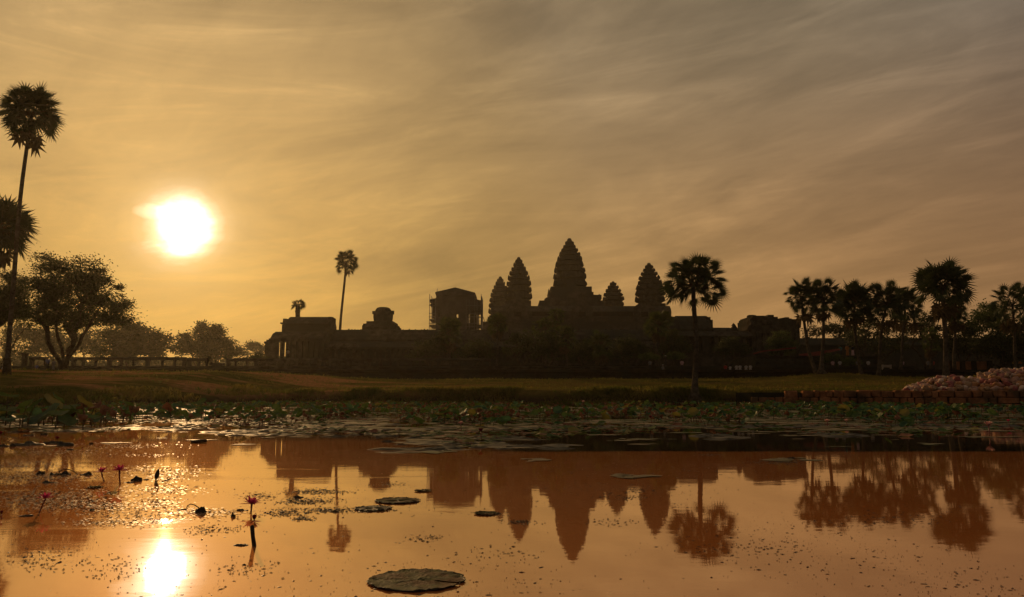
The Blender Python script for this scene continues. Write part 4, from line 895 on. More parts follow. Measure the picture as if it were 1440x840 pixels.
# ------------------------------------------------------------------ bank wall and heap of sacks
rnd = random.Random(77)
def wall_y(x): return shore(x) - .15
t = empty('stone_wall', (28, wall_y(28), 0), 'rough red laterite block wall holding the right bank of the pond', 'wall')
m = MB()
for row, (z0, h) in enumerate([(-.25, .42), (.17, .42), (.59, .50)]):
    x = 18.3 + rnd.uniform(0, 1.2) + (0 if row else .8)
    while x < 50:
        wd = rnd.uniform(.30, .62) if rnd.random() < .7 else rnd.uniform(.65, 1.1); wd *= 1 + .5 * sstep(27, 34, x)
        if row == 2 and x < 22 and rnd.random() < .45: x += wd; continue
        c = x + wd / 2
        m.rock((c, wall_y(c) + rnd.uniform(-.07, .09) + .02 * row + .35, z0 + h / 2 + rnd.uniform(-.03, .03)), (wd / 2 - .012, .42, h / 2 * rnd.uniform(.9, 1.0)), rnd, .10, rnd.uniform(-.07, .07) - .19)
        x += wd
m.build('block_courses', M['laterite'], t)
m = MB()
for i in range(60):
    a, b = 18 + 32 * i / 60, 18 + 32 * (i + 1) / 60
    m.add([(a, wall_y(a) + .5, -.4), (b, wall_y(b) + .5, -.4), (b, wall_y(b) + .5, .95), (a, wall_y(a) + .5, .95), (a, wall_y(a) + 1.2, -.4), (b, wall_y(b) + 1.2, -.4), (b, wall_y(b) + 1.2, .95), (a, wall_y(a) + 1.2, .95)],
          [(0, 1, 2, 3), (7, 6, 5, 4), (3, 2, 6, 7)])
m.build('earth_core', M['laterite_dark'], t)
# sacks: tied bags of cloth, uneven and slumped
bagmesh = []
for kx in range(7):
    rr = random.Random(900 + kx); m = MB(); n, ring = 14, 9
    for j in range(ring + 1):
        f = j / ring; prof_ = math.sin(math.pi * min(1, f * 1.06) ** .8) ** .6 if f < .93 else .16
        if f == 1: prof_ = .26
        for i in range(n):
            a = 2 * math.pi * i / n; w_ = prof_ * (1 + .42 * noise.noise((math.cos(a) * 1.8 + kx * 5, math.sin(a) * 1.8, f * 3.4)) + .07 * math.sin(a * 5 + kx + f * 4))
            m.v.append(Vector((w_ * .34 * math.cos(a), (f - .5) * .72, w_ * .22 * math.sin(a) - .02)))
    for j in range(ring):
        for i in range(n): m.f.append((j * n + i, j * n + (i + 1) % n, (j + 1) * n + (i + 1) % n, (j + 1) * n + i))
    m.f.append(tuple(range(n))[::-1]); m.f.append(tuple(ring * n + i for i in range(n)))
    mb = bpy.data.meshes.new('sack'); mb.from_pydata(m.v, [], m.f); mb.materials.append(M['bag%d' % kx]); mb.polygons.foreach_set('use_smooth', [True] * len(mb.polygons)); bagmesh.append(mb)
tops = [(1266, 548), (1285, 543), (1300, 538.5), (1320, 532), (1345, 532), (1372, 534.5), (1384, 529), (1398, 523), (1415, 521), (1428, 519.5), (1445, 519.5), (1480, 521), (1520, 535)]
def heap_top(px):
    for (a, ya), (b, yb) in zip(tops, tops[1:]):
        if a <= px <= b: return ya + (yb - ya) * (px - a) / (b - a)
    return 550
CN = ['pale pink', 'dusty rose', 'whitish', 'beige', 'reddish', 'orange brown', 'dark red']
nb = 0; px = 1270.0
while px < 1500:
    x0 = xx(px, 540, 54); ytop = heap_top(px)
    for r_ in range(8):
        Yb = wall_y(x0) + 1.2 + r_ * .42 + rnd.uniform(-.14, .14)
        f = (r_ + 1) / 8; zt = P(px, ytop, wall_y(x0) + 4.2).z; z = 1.0 + (zt - 1.0) * min(1, math.sin(f * math.pi / 2) ** 1.15) + rnd.uniform(-.1, .08)
        if r_ > 0 and zt < 1.25: continue
        kx = rnd.choice((0, 0, 1, 1, 2, 3, 3, 4, 5, 6)); o = bpy.data.objects.new('sack', bagmesh[kx]); col.objects.link(o)
        o.location = (xx(px, 540, Yb) + rnd.uniform(-.14, .14), Yb, z); o.rotation_euler = (rnd.uniform(-.9, .9), rnd.uniform(-.6, .6), rnd.uniform(0, 6.28)); s_ = rnd.uniform(.42, 1.0); o.scale = (s_, s_ * rnd.uniform(.8, 1.2), s_ * rnd.uniform(.85, 1.35))
        where = 'at the low left end' if px < 1330 else ('in the middle' if px < 1385 else 'in the tall right part')
        lvl = 'of the heap, just above the wall' if r_ < 2 else ('of the heap, on its slope' if r_ < 6 else 'of the heap, along its crest')
        tag(o, '%s tied sack %s %s' % (CN[kx], where, lvl), 'sack', 'heap of sacks behind the block wall'); nb += 1
    px += 6.6
m = MB(); nseg = 26       # earth the sacks are piled on
for i in range(nseg + 1):
    px = 1262 + 250 * i / nseg; x0 = xx(px, 540, 54)
    zt = max(.9, P(px, heap_top(min(px, 1519)), wall_y(x0) + 4.2).z - .25)
    for f in range(7):
        Yb = wall_y(x0) + 1.25 + f * .62; m.v.append(Vector((xx(px, 540, Yb), Yb, (.75 + (zt - .75) * math.sin(min(1, f / 5) * math.pi / 2)) if f < 6 else .8)))
for i in range(nseg):
    for f in range(6): m.f.append((i * 7 + f, (i + 1) * 7 + f, (i + 1) * 7 + f + 1, i * 7 + f + 1))
tag(m.build('earth_mound', M['ground'], smooth=True), 'earth mound under the heap of sacks', 'ground', kind='structure')

# ------------------------------------------------------------------ people (all far off, 8-12 px high)
def person(px, Y, zf, h, label, top, bottom, pose='stand', face=0.0, long_=False, hat=None, group='visitors on the terrace'):
    c = P(px, 510, Y); x = c.x; s = h / 1.7
    t = bpy.data.meshes.new('person'); V = []; E = []; Rd = []
    def j(p, r_, a=None):
        V.append((p[0] * s, p[1] * s, p[2] * s)); Rd.append(r_ * s)
        if a is not None: E.append((a, len(V) - 1))
        return len(V) - 1
    sit = pose == 'sit'; hz_ = .28 if sit else .92
    pel = j((0, 0, hz_), .135); ab = j((0, .0, hz_ + .22), .115, pel); ch = j((0, -.01, hz_ + .43), .135, ab); nk = j((0, 0, hz_ + .56), .055, ch); hd = j((0, -.01, hz_ + .66), .092, nk); j((0, -.01, hz_ + .78), .075, hd)
    for sg in (-1, 1):
        sh = j((sg * .19, 0, hz_ + .47), .062, ch); el = j((sg * .25, .03 if not sit else -.06, hz_ + .2), .046, sh); wr = j((sg * .22, -.08 if not sit else -.22, hz_ - .02 + (.06 if sit else 0)), .034, el); j((sg * .21, -.12 if not sit else -.28, hz_ - .1 + (.12 if sit else 0)), .036, wr)
        hp = j((sg * .1, 0, hz_ - .06), .105, pel)
        if sit: kn = j((sg * .16, -.40, hz_ + .02), .075, hp); an = j((sg * .12, -.44, .10), .048, kn); j((sg * .12, -.58, .05), .042, an)
        else: kn = j((sg * (.1 + (.02 if sg > 0 else 0)), -.05 * sg, .50), .068, hp); an = j((sg * .11, .05 * sg, .09), .045, kn); j((sg * .12, .05 * sg - .14, .04), .042, an)
    t.from_pydata(V, E, []); o = bpy.data.objects.new('person', t); col.objects.link(o); t.materials.append(M['skin'])
    md = o.modifiers.new('skin', 'SKIN'); 
    for i, r_ in enumerate(Rd): t.skin_vertices[0].data[i].radius = (r_, r_ * .85)
    t.skin_vertices[0].data[0].use_root = True
    sb_ = o.modifiers.new('smooth', 'SUBSURF'); sb_.levels = 1; sb_.render_levels = 1
    o.location = (x, Y, zf); o.rotation_euler.z = face
    tag(o, label, 'person', group)
    def loft(name, rings, mat):
        m = MB(); n = 12
        for (cx0, cy0, z, a, b) in rings:
            for k in range(n): m.v.append(Vector((cx0 + a * math.cos(6.2832 * k / n), cy0 + b * math.sin(6.2832 * k / n), z)) * s)
        for q in range(len(rings) - 1):
            for k in range(n): m.f.append((q * n + k, q * n + (k + 1) % n, (q + 1) * n + (k + 1) % n, (q + 1) * n + k))
        m.f.append(tuple((len(rings) - 1) * n + k for k in range(n)))
        me = bpy.data.meshes.new(name); me.from_pydata(m.v, [], m.f); me.materials.append(mat); me.polygons.foreach_set('use_smooth', [True] * len(me.polygons))
        q = bpy.data.objects.new(name, me); col.objects.link(q); q.parent = o
    loft('shirt', [(0, 0, hz_ - .04, .185, .14), (0, 0, hz_ + .12, .17, .13), (0, 0, hz_ + .34, .205, .15), (0, 0, hz_ + .47, .24, .13), (0, 0, hz_ + .53, .13, .09)], top)
    for sg in (-1, 1): loft('sleeve', [(sg * .255, .03 if not sit else -.05, hz_ + .2, .062, .062), (sg * .22, .01, hz_ + .36, .072, .07), (sg * .19, 0, hz_ + .5, .07, .07)], top)
    if sit:
        loft('trousers', [(0, -.1, hz_ - .20, .26, .24), (0, -.08, hz_ - .05, .25, .22), (0, -.02, hz_ + .02, .19, .15)], bottom)
    elif long_: loft('skirt', [(0, 0, .12, .23, .18), (0, 0, .5, .2, .16), (0, 0, hz_ + .02, .18, .14)], bottom)
    else:
        for sg in (-1, 1): loft('trouser_leg', [(sg * .11, .05 * sg, .10, .07, .07), (sg * .11, -.05 * sg, .5, .085, .085), (sg * .1, 0, hz_ - .02, .12, .13)], bottom)
    loft('hat' if hat else 'hair', [(0, .015, hz_ + .66, .105, .105), (0, .015, hz_ + .74, .108, .11), (0, .01, hz_ + .81, .085, .09), (0, 0, hz_ + .855, .04, .045)] if not hat else [(0, 0, hz_ + .735, .22, .22), (0, 0, hz_ + .75, .12, .12), (0, 0, hz_ + .84, .10, .10)], hat or M['hair'])
    return o
person(382.5, 149, Z(505), 1.7, 'small standing figure silhouetted inside the open porch of the pavilion', CL['dark'], CL['dark'])
person(404.5, 143.6, Z(505), 1.7, 'standing person in a grey top in front of the pavilion pillars', CL['grey'], CL['dark'])
person(6, 97, 2.9, 1.65, 'standing person in white beside the foot of the tallest palm', CL['white'], CL['dark'])
person(52, 101, TZ1, 1.25, 'seated person in dark blue left of the spreading tree', CL['blue'], CL['dark'], 'sit', .6)
person(67, 101, TZ1, 1.65, 'standing person in a blue shirt by the stems of the spreading tree', CL['blue'], CL['dark'], face=.5)
person(75.5, 101, TZ1 - .2, 1.6, 'standing person with a pale grey top next to the tree stems', CL['grey'], CL['grey'])
person(932, 108, TZ1, 1.5, 'seated person with a white sun hat between the two umbrella shaped shrubs', CL['grey'], CL['dark'], 'sit', 2.2, hat=CL['white'])
person(936, 113, TZ2, 1.6, 'standing person in dark clothes and white cap behind the seated hat wearer', CL['dark'], CL['dark'], hat=CL['white'])
person(959, 105, TZ1, 1.55, 'person in pink standing alone left of the single broad palm trunk', CL['pink'], CL['dark'])
person(914, 105, TZ1, 1.55, 'person in grey standing alone below the left umbrella shaped shrub', CL['grey'], CL['dark'])
person(1020, 104, TZ1, 1.4, 'person in red sitting left of the people in white', CL['red'], CL['dark'], 'sit', 3.0)
for i, (px, lab) in enumerate([(1026.5, 'smaller person in white sitting apart, next to the one in red'), (1035.5, 'leftmost of four people in white sitting in a close row'), (1040.5, 'second of four people in white sitting in a close row'),
                               (1049, 'third of four people in white sitting in a close row'), (1055, 'rightmost of four people in white sitting in a close row')]):
    person(px, 103.2 + .3 * (i % 2), TZ1, 1.35 if i else 1.1, lab, CL['white'], CL['white'], 'sit', 3.1)
person(1183, YQ + 1, Z4(500.5), 1.65, 'standing visitor in a teal top on the raised platform', CL['teal'], CL['dark'])
person(1192.5, YQ + 1, Z4(500.5), 1.75, 'person wrapped in an orange robe on the raised platform', CL['orange'], CL['orange'], long_=True)
person(1200, YQ + 1, Z4(500.5), 1.7, 'long haired visitor in a dark top and pale skirt on the platform', CL['dark'], CL['pink'], long_=True)
person(1426, Yl + .2, zz(513.6, Yl) - .2, 1.6, 'person in a yellow jacket seated on the slab bench, back to us', CL['yellow'], CL['dark'], 'sit', 3.1, group='people in yellow on the bench')
person(1435, Yl + .2, zz(513.6, Yl) - .2, 1.5, 'person in orange with a pale scarf seated right of the yellow jacket', CL['orange'], CL['white'], 'sit', 3.0, group='people in yellow on the bench')
for i, (px, c_) in enumerate([(1171, 'pink'), (1181, 'white'), (1206, 'grey'), (1221, 'white'), (1269, 'pink'), (1305, 'grey'), (1312, 'red')]):
    person(px, 104.5, TZ1, 1.5, 'person in %s standing on the terrace %s' % (c_, ['below the bright green shrub', 'below the teal visitor', 'by the third palm trunk', 'between the third and fourth palm trunks', 'right of the pale board', 'left of the open crowned palm trunk', 'close to the open crowned palm trunk'][i]), CL[c_], CL['dark'])

# ------------------------------------------------------------------ lotus beds
def leaf_blade(m, c, rad, tilt, az, cup, rnd, seg=10, wilt=0.0):
    """a round lotus leaf: saucer with a wavy rim, hub in the middle"""
    rot = Matrix.Rotation(az, 3, 'Z') @ Matrix.Rotation(tilt, 3, 'X')
    base = len(m.v); m.v.append(c); ph = rnd.uniform(0, 6.28)
    for ring, rr in ((0, .55), (1, 1.0)):
        for k in range(seg):
            a = 6.2832 * k / seg
            z = cup * rad * (rr ** 2) + .10 * rad * rr * math.sin(3 * a + ph) * (1 + 2 * wilt) - wilt * rad * .9 * rr * rr * abs(math.cos(a + ph))
            r_ = rad * rr * (1 + .08 * math.sin(5 * a + ph)) * (1 - .35 * wilt * abs(math.cos(a + ph)))
            m.v.append(c + rot @ Vector((r_ * math.cos(a), r_ * math.sin(a), z)))
    for k in range(seg):
        k2 = (k + 1) % seg
        m.f.append((base, base + 1 + k, base + 1 + k2)); m.f.append((base + 1 + k, base + 1 + seg + k, base + 1 + seg + k2, base + 1 + k2))
rnd = random.Random(2024)
LM = ['lotus', 'lotus_blue', 'lotus_yellow', 'lotus_dry']
proto = []
for kx in range(20):
    rr = random.Random(300 + kx); kind = (0, 0, 0, 1, 1, 2, 3, 3, 0, 1, 0, 0, 2, 3, 3, 1, 0, 3, 0, 1)[kx]
    hgt = rr.uniform(.12, .46) if kind != 3 else rr.uniform(.12, .42); rad = rr.uniform(.10, .21) if kind != 3 else rr.uniform(.06, .13)
    lean = Vector((rr.uniform(-.12, .12), rr.uniform(-.12, .12), hgt))
    m = MB(); leaf_blade(m, lean, rad, rr.uniform(.05, .75) if kind != 3 else rr.uniform(.4, 1.3), rr.uniform(0, 6.28), rr.uniform(.1, .4), rr, 11, 0 if kind != 3 else rr.uniform(.6, 1.1))
    a = bpy.data.meshes.new('lotus_leaf'); a.from_pydata(m.v, [], m.f); a.materials.append(M[LM[kind]]); a.polygons.foreach_set('use_smooth', [True] * len(a.polygons))
    m = MB(); m.tube([Vector((0, 0, -.12)), Vector((lean.x * .2, lean.y * .3, hgt * .5)), lean], [.011, .009, .007], 5)
    b = bpy.data.meshes.new('stem'); b.from_pydata(m.v, [], m.f); b.materials.append(M['stem'])
    proto.append((a, b, kind))
LN = ['green', 'bluish green', 'yellowing', 'withered brown']
def lotus(x, y, kx, s, rz, label=None):
    a, b, kind = proto[kx]
    o = bpy.data.objects.new('lotus_leaf', a); col.objects.link(o); o.location = (x, y, 0); o.scale = (s, s, s); o.rotation_euler.z = rz
    c = bpy.data.objects.new('stem', b); col.objects.link(c); c.parent = o
    px = 720 + x / y * F * 1.008
    where = 'below the spreading tree' if px < 220 else 'in front of the left balustrade' if px < 400 else 'in the bed before the long gallery' if px < 680 else 'in the bed before the towers' if px < 980 else 'in the bed below the block wall'
    tag(o, label or '%s lotus leaf on its stem %s' % (LN[kind], where), 'lotus leaf', 'lotus leaves standing in the pond')
# the nearest leaves stand as plants of their own
cand = []
for i in range(16000):
    y = 15.5 + 20 * rnd.random() ** .8; x = rnd.uniform(-.74, .74) * y
    px = 720 + x / y * F * 1.008; py = 554 + CAMH / y * F * 1.0
    lim = 603 - 6 * sstep(60, 330, px) - 1 * sstep(500, 700, px) + 4 * math.sin(px * .021) + 2 * math.sin(px * .057)
    if py > lim: continue
    dens = .14 + .55 * sstep(lim, lim - 16, py)
    dens *= .25 + 1.3 * max(0, noise.noise((x * .35, y * .16, 2.2)) + .25)
    if rnd.random() < dens: cand.append((y, x))
cand.sort(); near, far0 = cand[:270], cand[270:]
for y, x in near:
    big = 1.9 if x / y < -.44 and y < 23 else 1.0
    lotus(x, y, rnd.randrange(20) if rnd.random() < .72 else rnd.choice((6, 7, 13, 14, 17)), rnd.uniform(.5, .95) * big, rnd.uniform(0, 6.28))
for px, py, kx, s, lab in [(30, 602, 0, 1.7, 'largest bright green lotus leaf standing alone near the left edge'), (52, 600, 3, 2.0, 'big tilted dark lotus leaf beside the brightest one'), (100, 599, 8, 1.5, 'wide flat lotus leaf left of the gap with glitter'),
                           (128, 601, 4, 1.4, 'lotus leaf hanging low over the sun glitter'), (172, 594, 10, 1.7, 'tall round lotus leaf above the glitter below the spreading tree'), (283, 589, 11, 1.4, 'lone rounded lotus leaf standing out below the hazy round tree'), (625, 596, 1, 1.2, 'dark green lotus leaf in front of the scaffolded tower'),
                           (690, 590, 16, 1.2, 'lotus leaf standing high before the left towers'), (826, 592, 18, 1.3, 'broad green lotus leaf below the middle tower'), (1135, 593, 9, 1.1, 'low bluish lotus leaf before the second palm of the row'), (1310, 588, 15, 1.3, 'flat bluish lotus leaf below the left end of the sacks')]:
    p = W(px, py); lotus(p.x, p.y, kx, s, rnd.uniform(0, 6.28), lab)
# everything farther off reads as one bed
mats = [MB() for _ in LM]; stm = MB()
spots = [(x, y) for y, x in far0 if y < 30][:1500]
for i in range(12000):
    y = 27 + 32 * rnd.random(); x = rnd.uniform(-.76, .76) * y
    if y > shore(x) - (.3 if x < 15 else 1.3): continue
    if rnd.random() < .72 * (.35 + .6 * sstep(27, 40, y)) * (.12 + 1.5 * max(0, noise.noise((x * .22, y * .13, 7.7)) + .5 * noise.noise((x * .8, y * .4, 1.7)) + .22)): spots.append((x, y))
for x, y in spots:
    px = 720 + x / y * F * 1.008
    kind = rnd.choices((0, 1, 2, 3), (4.4, 1.6 if px < 900 else 2.6, .8, 5.0 if 450 < px < 1050 else 2.2))[0]
    edge_ = sstep(9, 1, shore(x) - y); hgt = rnd.uniform(.05, .34) * (1 - (.55 if x < 14 else .88) * edge_); rad = (rnd.uniform(.07, .19) if kind != 3 else rnd.uniform(.05, .13)) * (1 - .25 * edge_)
    c = Vector((x, y, hgt))
    leaf_blade(mats[kind], c, rad, rnd.uniform(.05, .9) if kind != 3 else rnd.uniform(.3, 1.4), rnd.uniform(0, 6.28), rnd.uniform(.05, .4), rnd, 7, 0 if kind != 3 else .8)
    if rnd.random() < .6: stm.tube([(x + rnd.uniform(-.06, .06), y, -.05), (x, y, hgt)], .009, 3, False)
# one mesh for the whole bed, four leaf colours
big = MB(); mi = []
for q, mm in enumerate(mats + [stm]):
    big.add(mm.v, mm.f); mi += [q] * len(mm.f)
o = big.build('lotus_bed', M[LM[0]])
for k in LM[1:] + ['stem']: o.data.materials.append(M[k])
o.data.polygons.foreach_set('material_index', mi)
tag(o, 'crowded far lotus bed running along the foot of the bank', 'lotus bed', kind='stuff')

# floating duckweed and leaf litter film between the plants
def blob(m, x, y, a, b, rnd, z, n=16, rag=.35):
    base = len(m.v); ph = rnd.uniform(0, 100); m.v.append(Vector((x, y, z)))
    for k in range(n):
        an = 6.2832 * k / n; r_ = 1 + rag * noise.noise((math.cos(an) * 1.7 + ph, math.sin(an) * 1.7, ph)) * 2 + rnd.uniform(-.08, .08)
        m.v.append(Vector((x + a * r_ * math.cos(an), y + b * r_ * math.sin(an), z)))
    for k in range(n): m.f.append((base, base + 1 + k, base + 1 + (k + 1) % n))
m = MB(); zi = 0
for i in range(9500):
    y = 12.2 + 36 * rnd.random() ** 1.25; x = rnd.uniform(-.74, .74) * y; px = 720 + x / y * F * 1.008
    py = 554 + CAMH / y * F; edge = 603 + 4 * math.sin(px * .013) + 22 * math.exp(-((px - 650) / 75) ** 2) + (5 if px > 1220 else 0) - 3 * (px < 330)
    if py > edge and rnd.random() < .985: continue
    if noise.noise((x * .45, y * .30, 5.5)) + .5 * noise.noise((x * 1.5, y * .8, 2.5)) < rnd.uniform(-.35, .25): continue
    zi = (zi + 1) % 40; s_ = rnd.uniform(.08, .38) * (y / 20) ** .5 * (1 if rnd.random() < .88 else 2.2)
    blob(m, x, y, s_, s_ * rnd.uniform(.3, .75), rnd, .003 + .0002 * zi, 11, .5)
for px, py, wpx in [(905, 618, 60), (870, 620, 48), (1085, 608, 58), (960, 609, 60), (850, 612, 40), (1130, 613, 50), (755, 647, 58), (890, 670, 90), (1095, 647, 95), (610, 637, 60), (1310, 625, 40), (1380, 615, 80), (1290, 606, 90), (720, 630, 60), (660, 627, 80)]:
    p = W(px, py); k = ppm(p.y)
    for q in range(12):
        dx = rnd.gauss(0, .22) * wpx / k; blob(m, p.x + dx, p.y + rnd.gauss(0, .10), wpx / k * rnd.uniform(.06, .22), rnd.uniform(.03, .12), rnd, .004 + .0002 * rnd.randrange(30), 12, .5)
tag(m.build('duckweed', M['film']), 'pale duckweed film and drifting leaf litter on the water', 'duckweed', kind='stuff')

# low floating pads lying flat between the standing leaves
mats = [MB() for _ in LM]
for i in range(9000):
    y = 11.6 + 24 * rnd.random() ** 1.2; x = rnd.uniform(-.74, .74) * y; px = 720 + x / y * F * 1.008; py = 554 + CAMH / y * F
    edge = 606 + 4 * math.sin(px * .017) + 22 * math.exp(-((px - 655) / 80) ** 2) + (5 if px > 1220 else 0) - 3 * (px < 330) + 3 * math.sin(px * .05)
    if py > edge: continue
    if noise.noise((x * .5, y * .35, 15.5)) + .4 * noise.noise((x * 1.6, y * 1.1, 3)) < rnd.uniform(-.3, .35): continue
    kind = rnd.choices((0, 1, 2, 3), (4, 1, 1.5, 4))[0]; r_ = rnd.uniform(.05, .17); c = Vector((x, y, .006 + rnd.uniform(0, .02)))
    leaf_blade(mats[kind], c, r_, rnd.choice((0, 0, 0, .06, .2, .5)) * rnd.random(), rnd.uniform(0, 6.28), .04, rnd, 8, rnd.choice((0, 0, .1)))
big = MB(); mi = []
for q, mm in enumerate(mats): big.add(mm.v, mm.f); mi += [q] * len(mm.f)
for v_ in big.v: v_.z = max(v_.z, .008)
o = big.build('floating_pads', M[LM[0]])
for k in LM[1:]: o.data.materials.append(M[k])
o.data.polygons.foreach_set('material_index', mi)
tag(o, 'patchy mat of small floating pads in the middle of the pond', 'lily pads', kind='stuff')
# dark sodden weed in low strips
m = MB()
for px, py, wpx in [(330, 607, 110), (450, 605, 150), (560, 612, 120), (250, 603, 70), (400, 611, 120), (520, 607, 120), (640, 624, 110), (720, 628, 90), (700, 617, 60), (610, 632, 60), (180, 602, 90), (90, 606, 80), (1180, 612, 60), (1010, 614, 40), (600, 603, 130), (760, 604, 120), (860, 600, 120), (1000, 600, 140), (1120, 600, 120), (1250, 598, 140), (1380, 600, 120), (500, 598, 120), (380, 597, 100)]:
    p = W(px, py); k = ppm(p.y)
    for q in range(26):
        xx_ = p.x + rnd.gauss(0, .33) * wpx / k; yy_ = p.y + rnd.gauss(0, .022) * p.y; a_ = rnd.uniform(.05, .22); h_ = rnd.uniform(.004, .035)
        base = len(m.v); n_ = 9; m.v.append(Vector((xx_, yy_, h_)))
        for ring, hh in ((.5, .8), (1, 0)):
            for j in range(n_):
                an = 6.2832 * j / n_; r_ = ring * a_ * rnd.uniform(.7, 1.3); m.v.append(Vector((xx_ + 1.7 * r_ * math.cos(an), yy_ + r_ * .7 * math.sin(an), max(.002, h_ * hh * rnd.uniform(.4, 1.3)) if hh else .0015)))
        for j in range(n_):
            j2 = (j + 1) % n_; m.f.append((base, base + 1 + j, base + 1 + j2)); m.f.append((base + 1 + j, base + 1 + n_ + j, base + 1 + n_ + j2, base + 1 + j2))
tag(m.build('sodden_weed', M['weed']), 'dark sodden weed lying in low strips along the front of the lotus bed', 'weed', kind='stuff')

# ------------------------------------------------------------------ fine things floating close by
m = MB()
def bit(m, x, y, a, b, rz, h, rnd):
    n = 6; base = len(m.v); m.v.append(Vector((x, y, h)))
    for k in range(n):
        an = 6.2832 * k / n; r_ = rnd.uniform(.65, 1.25); px_, py_ = a * r_ * math.cos(an), b * r_ * math.sin(an)
        m.v.append(Vector((x + px_ * math.cos(rz) - py_ * math.sin(rz), y + px_ * math.sin(rz) + py_ * math.cos(rz), .0015)))
    for k in range(n): m.f.append((base, base + 1 + k, base + 1 + (k + 1) % n))
for i in range(15000):
    y = 3.0 + 8.5 * rnd.random() ** 1.25; x = rnd.uniform(-.74, .74) * y
    f = noise.noise((x * .8, y * 1.1, 1.3)) + .5 * noise.noise((x * 2.2, y * 4.5, 4)) + .08
    if f < rnd.uniform(-.15, .62): continue
    s_ = .0014 + .0060 * rnd.random() ** 5; bit(m, x, y, s_ * rnd.uniform(1, 2.4), s_, rnd.gauss(0, .5), rnd.uniform(.002, .005), rnd)
tag(m.build('floating_debris', M['speck']), 'tiny dark specks of plant litter on the near water', 'litter', kind='stuff')
# ragged weed just breaking the surface
m = MB()
for px, py, wx, wy, n in [(445, 692, 46, 5, 420), (430, 705, 52, 6, 480), (455, 718, 60, 5, 380), (395, 722, 36, 6, 220), (523, 717, 28, 4, 320), (426, 730, 18, 3, 110), (365, 698, 30, 5, 120), (690, 723, 20, 3, 160), (1000, 640, 24, 2, 60), (300, 745, 50, 8, 160), (1100, 650, 45, 5, 300), (110, 700, 110, 22, 260), (200, 725, 90, 8, 200), (550, 682, 30, 3, 60), (730, 735, 26, 4, 100), (880, 700, 26, 4, 80), (860, 735, 40, 8, 60), (900, 690, 30, 6, 60), (600, 758, 40, 6, 60), (700, 780, 60, 14, 60), (350, 800, 70, 16, 90), (60, 790, 60, 22, 160), (170, 800, 70, 22, 130), (1050, 770, 120, 20, 110), (1250, 730, 100, 14, 90), (850, 690, 160, 20, 160), (880, 665, 200, 14, 200)]:
    for q in range(n):
        p = W(px + rnd.gauss(0, .45) * wx, min(838, py + rnd.gauss(0, .45) * wy)); s_ = rnd.uniform(.002, .0065) * (p.y / 5) ** .6
        bit(m, p.x, p.y, s_ * rnd.uniform(1, 3), s_ * .8, rnd.gauss(0, .6), rnd.uniform(.002, .006), rnd)
tag(m.build('water_weed', M['weed']), 'ragged dark water weed just breaking the surface', 'water weed', kind='stuff')
# pale scum that catches the low sun
m = MB()
for px, py, wx, wy, n in [(30, 655, 80, 8, 700), (40, 672, 90, 10, 1100), (60, 700, 110, 14, 1500), (120, 712, 110, 10, 1000), (290, 722, 60, 8, 420), (230, 690, 50, 8, 420), (160, 735, 80, 7, 420), (230, 662, 70, 8, 420), (60, 636, 90, 6, 500), (170, 627, 80, 5, 300), (225, 708, 26, 8, 260), (235, 672, 26, 8, 260), (200, 640, 60, 3, 120)]:
    for q in range(n):
        p = W(px + rnd.gauss(0, .5) * wx, py + rnd.gauss(0, .5) * wy); s_ = rnd.uniform(.003, .009) * (p.y / 7) ** .7
        a = rnd.uniform(0, 6.28); tl = rnd.gauss(0, .35); n_ = 5; base = len(m.v)
        for k_ in range(n_):
            an = a + 1.2566 * k_; m.v.append(Vector((p.x + s_ * 1.6 * math.cos(an), p.y + s_ * math.sin(an), .003 + s_ * .5 * abs(tl) + s_ * tl * math.sin(an) * .6)))
        m.f.append(tuple(base + k_ for k_ in range(n_)))
M['scum'] = material('pond_scum', (0.16, 0.085, 0.035), 0.42, 0.35, (0.34, 0.22, 0.12), 3.0, 3)
tag(m.build('pond_scum', M['scum']), 'pale speckled scum drifting on the left part of the pond', 'scum', kind='stuff')
# bubbles
m = MB()
for i in range(520):
    y = 3.0 + 4.6 * rnd.random() ** 1.3; x = rnd.uniform(-.74, .5) * y; r_ = rnd.uniform(.0015, .0042) * (1.9 if rnd.random() < .12 else 1)
    if rnd.random() > .35 + .65 * sstep(.6, -1.5, x): continue
    base = len(m.v)
    for (rr, h) in ((1, 0), (.82, .52), (.45, .86)):
        for k in range(8): m.v.append(Vector((x + r_ * rr * math.cos(.7854 * k), y + r_ * rr * math.sin(.7854 * k), .001 + r_ * h * .5)))
    m.v.append(Vector((x, y, .001 + r_ * .5)))
    for q in range(2):
        for k in range(8): m.f.append((base + q * 8 + k, base + q * 8 + (k + 1) % 8, base + (q + 1) * 8 + (k + 1) % 8, base + (q + 1) * 8 + k))
    for k in range(8): m.f.append((base + 16 + k, base + 16 + (k + 1) % 8, base + 24))
bm_ = material('bubble_skin', (0.16, 0.075, 0.028), 0.08, 0.6)
tag(m.build('bubbles', bm_, smooth=True), 'small bubbles resting on the near water', 'bubbles', kind='stuff')

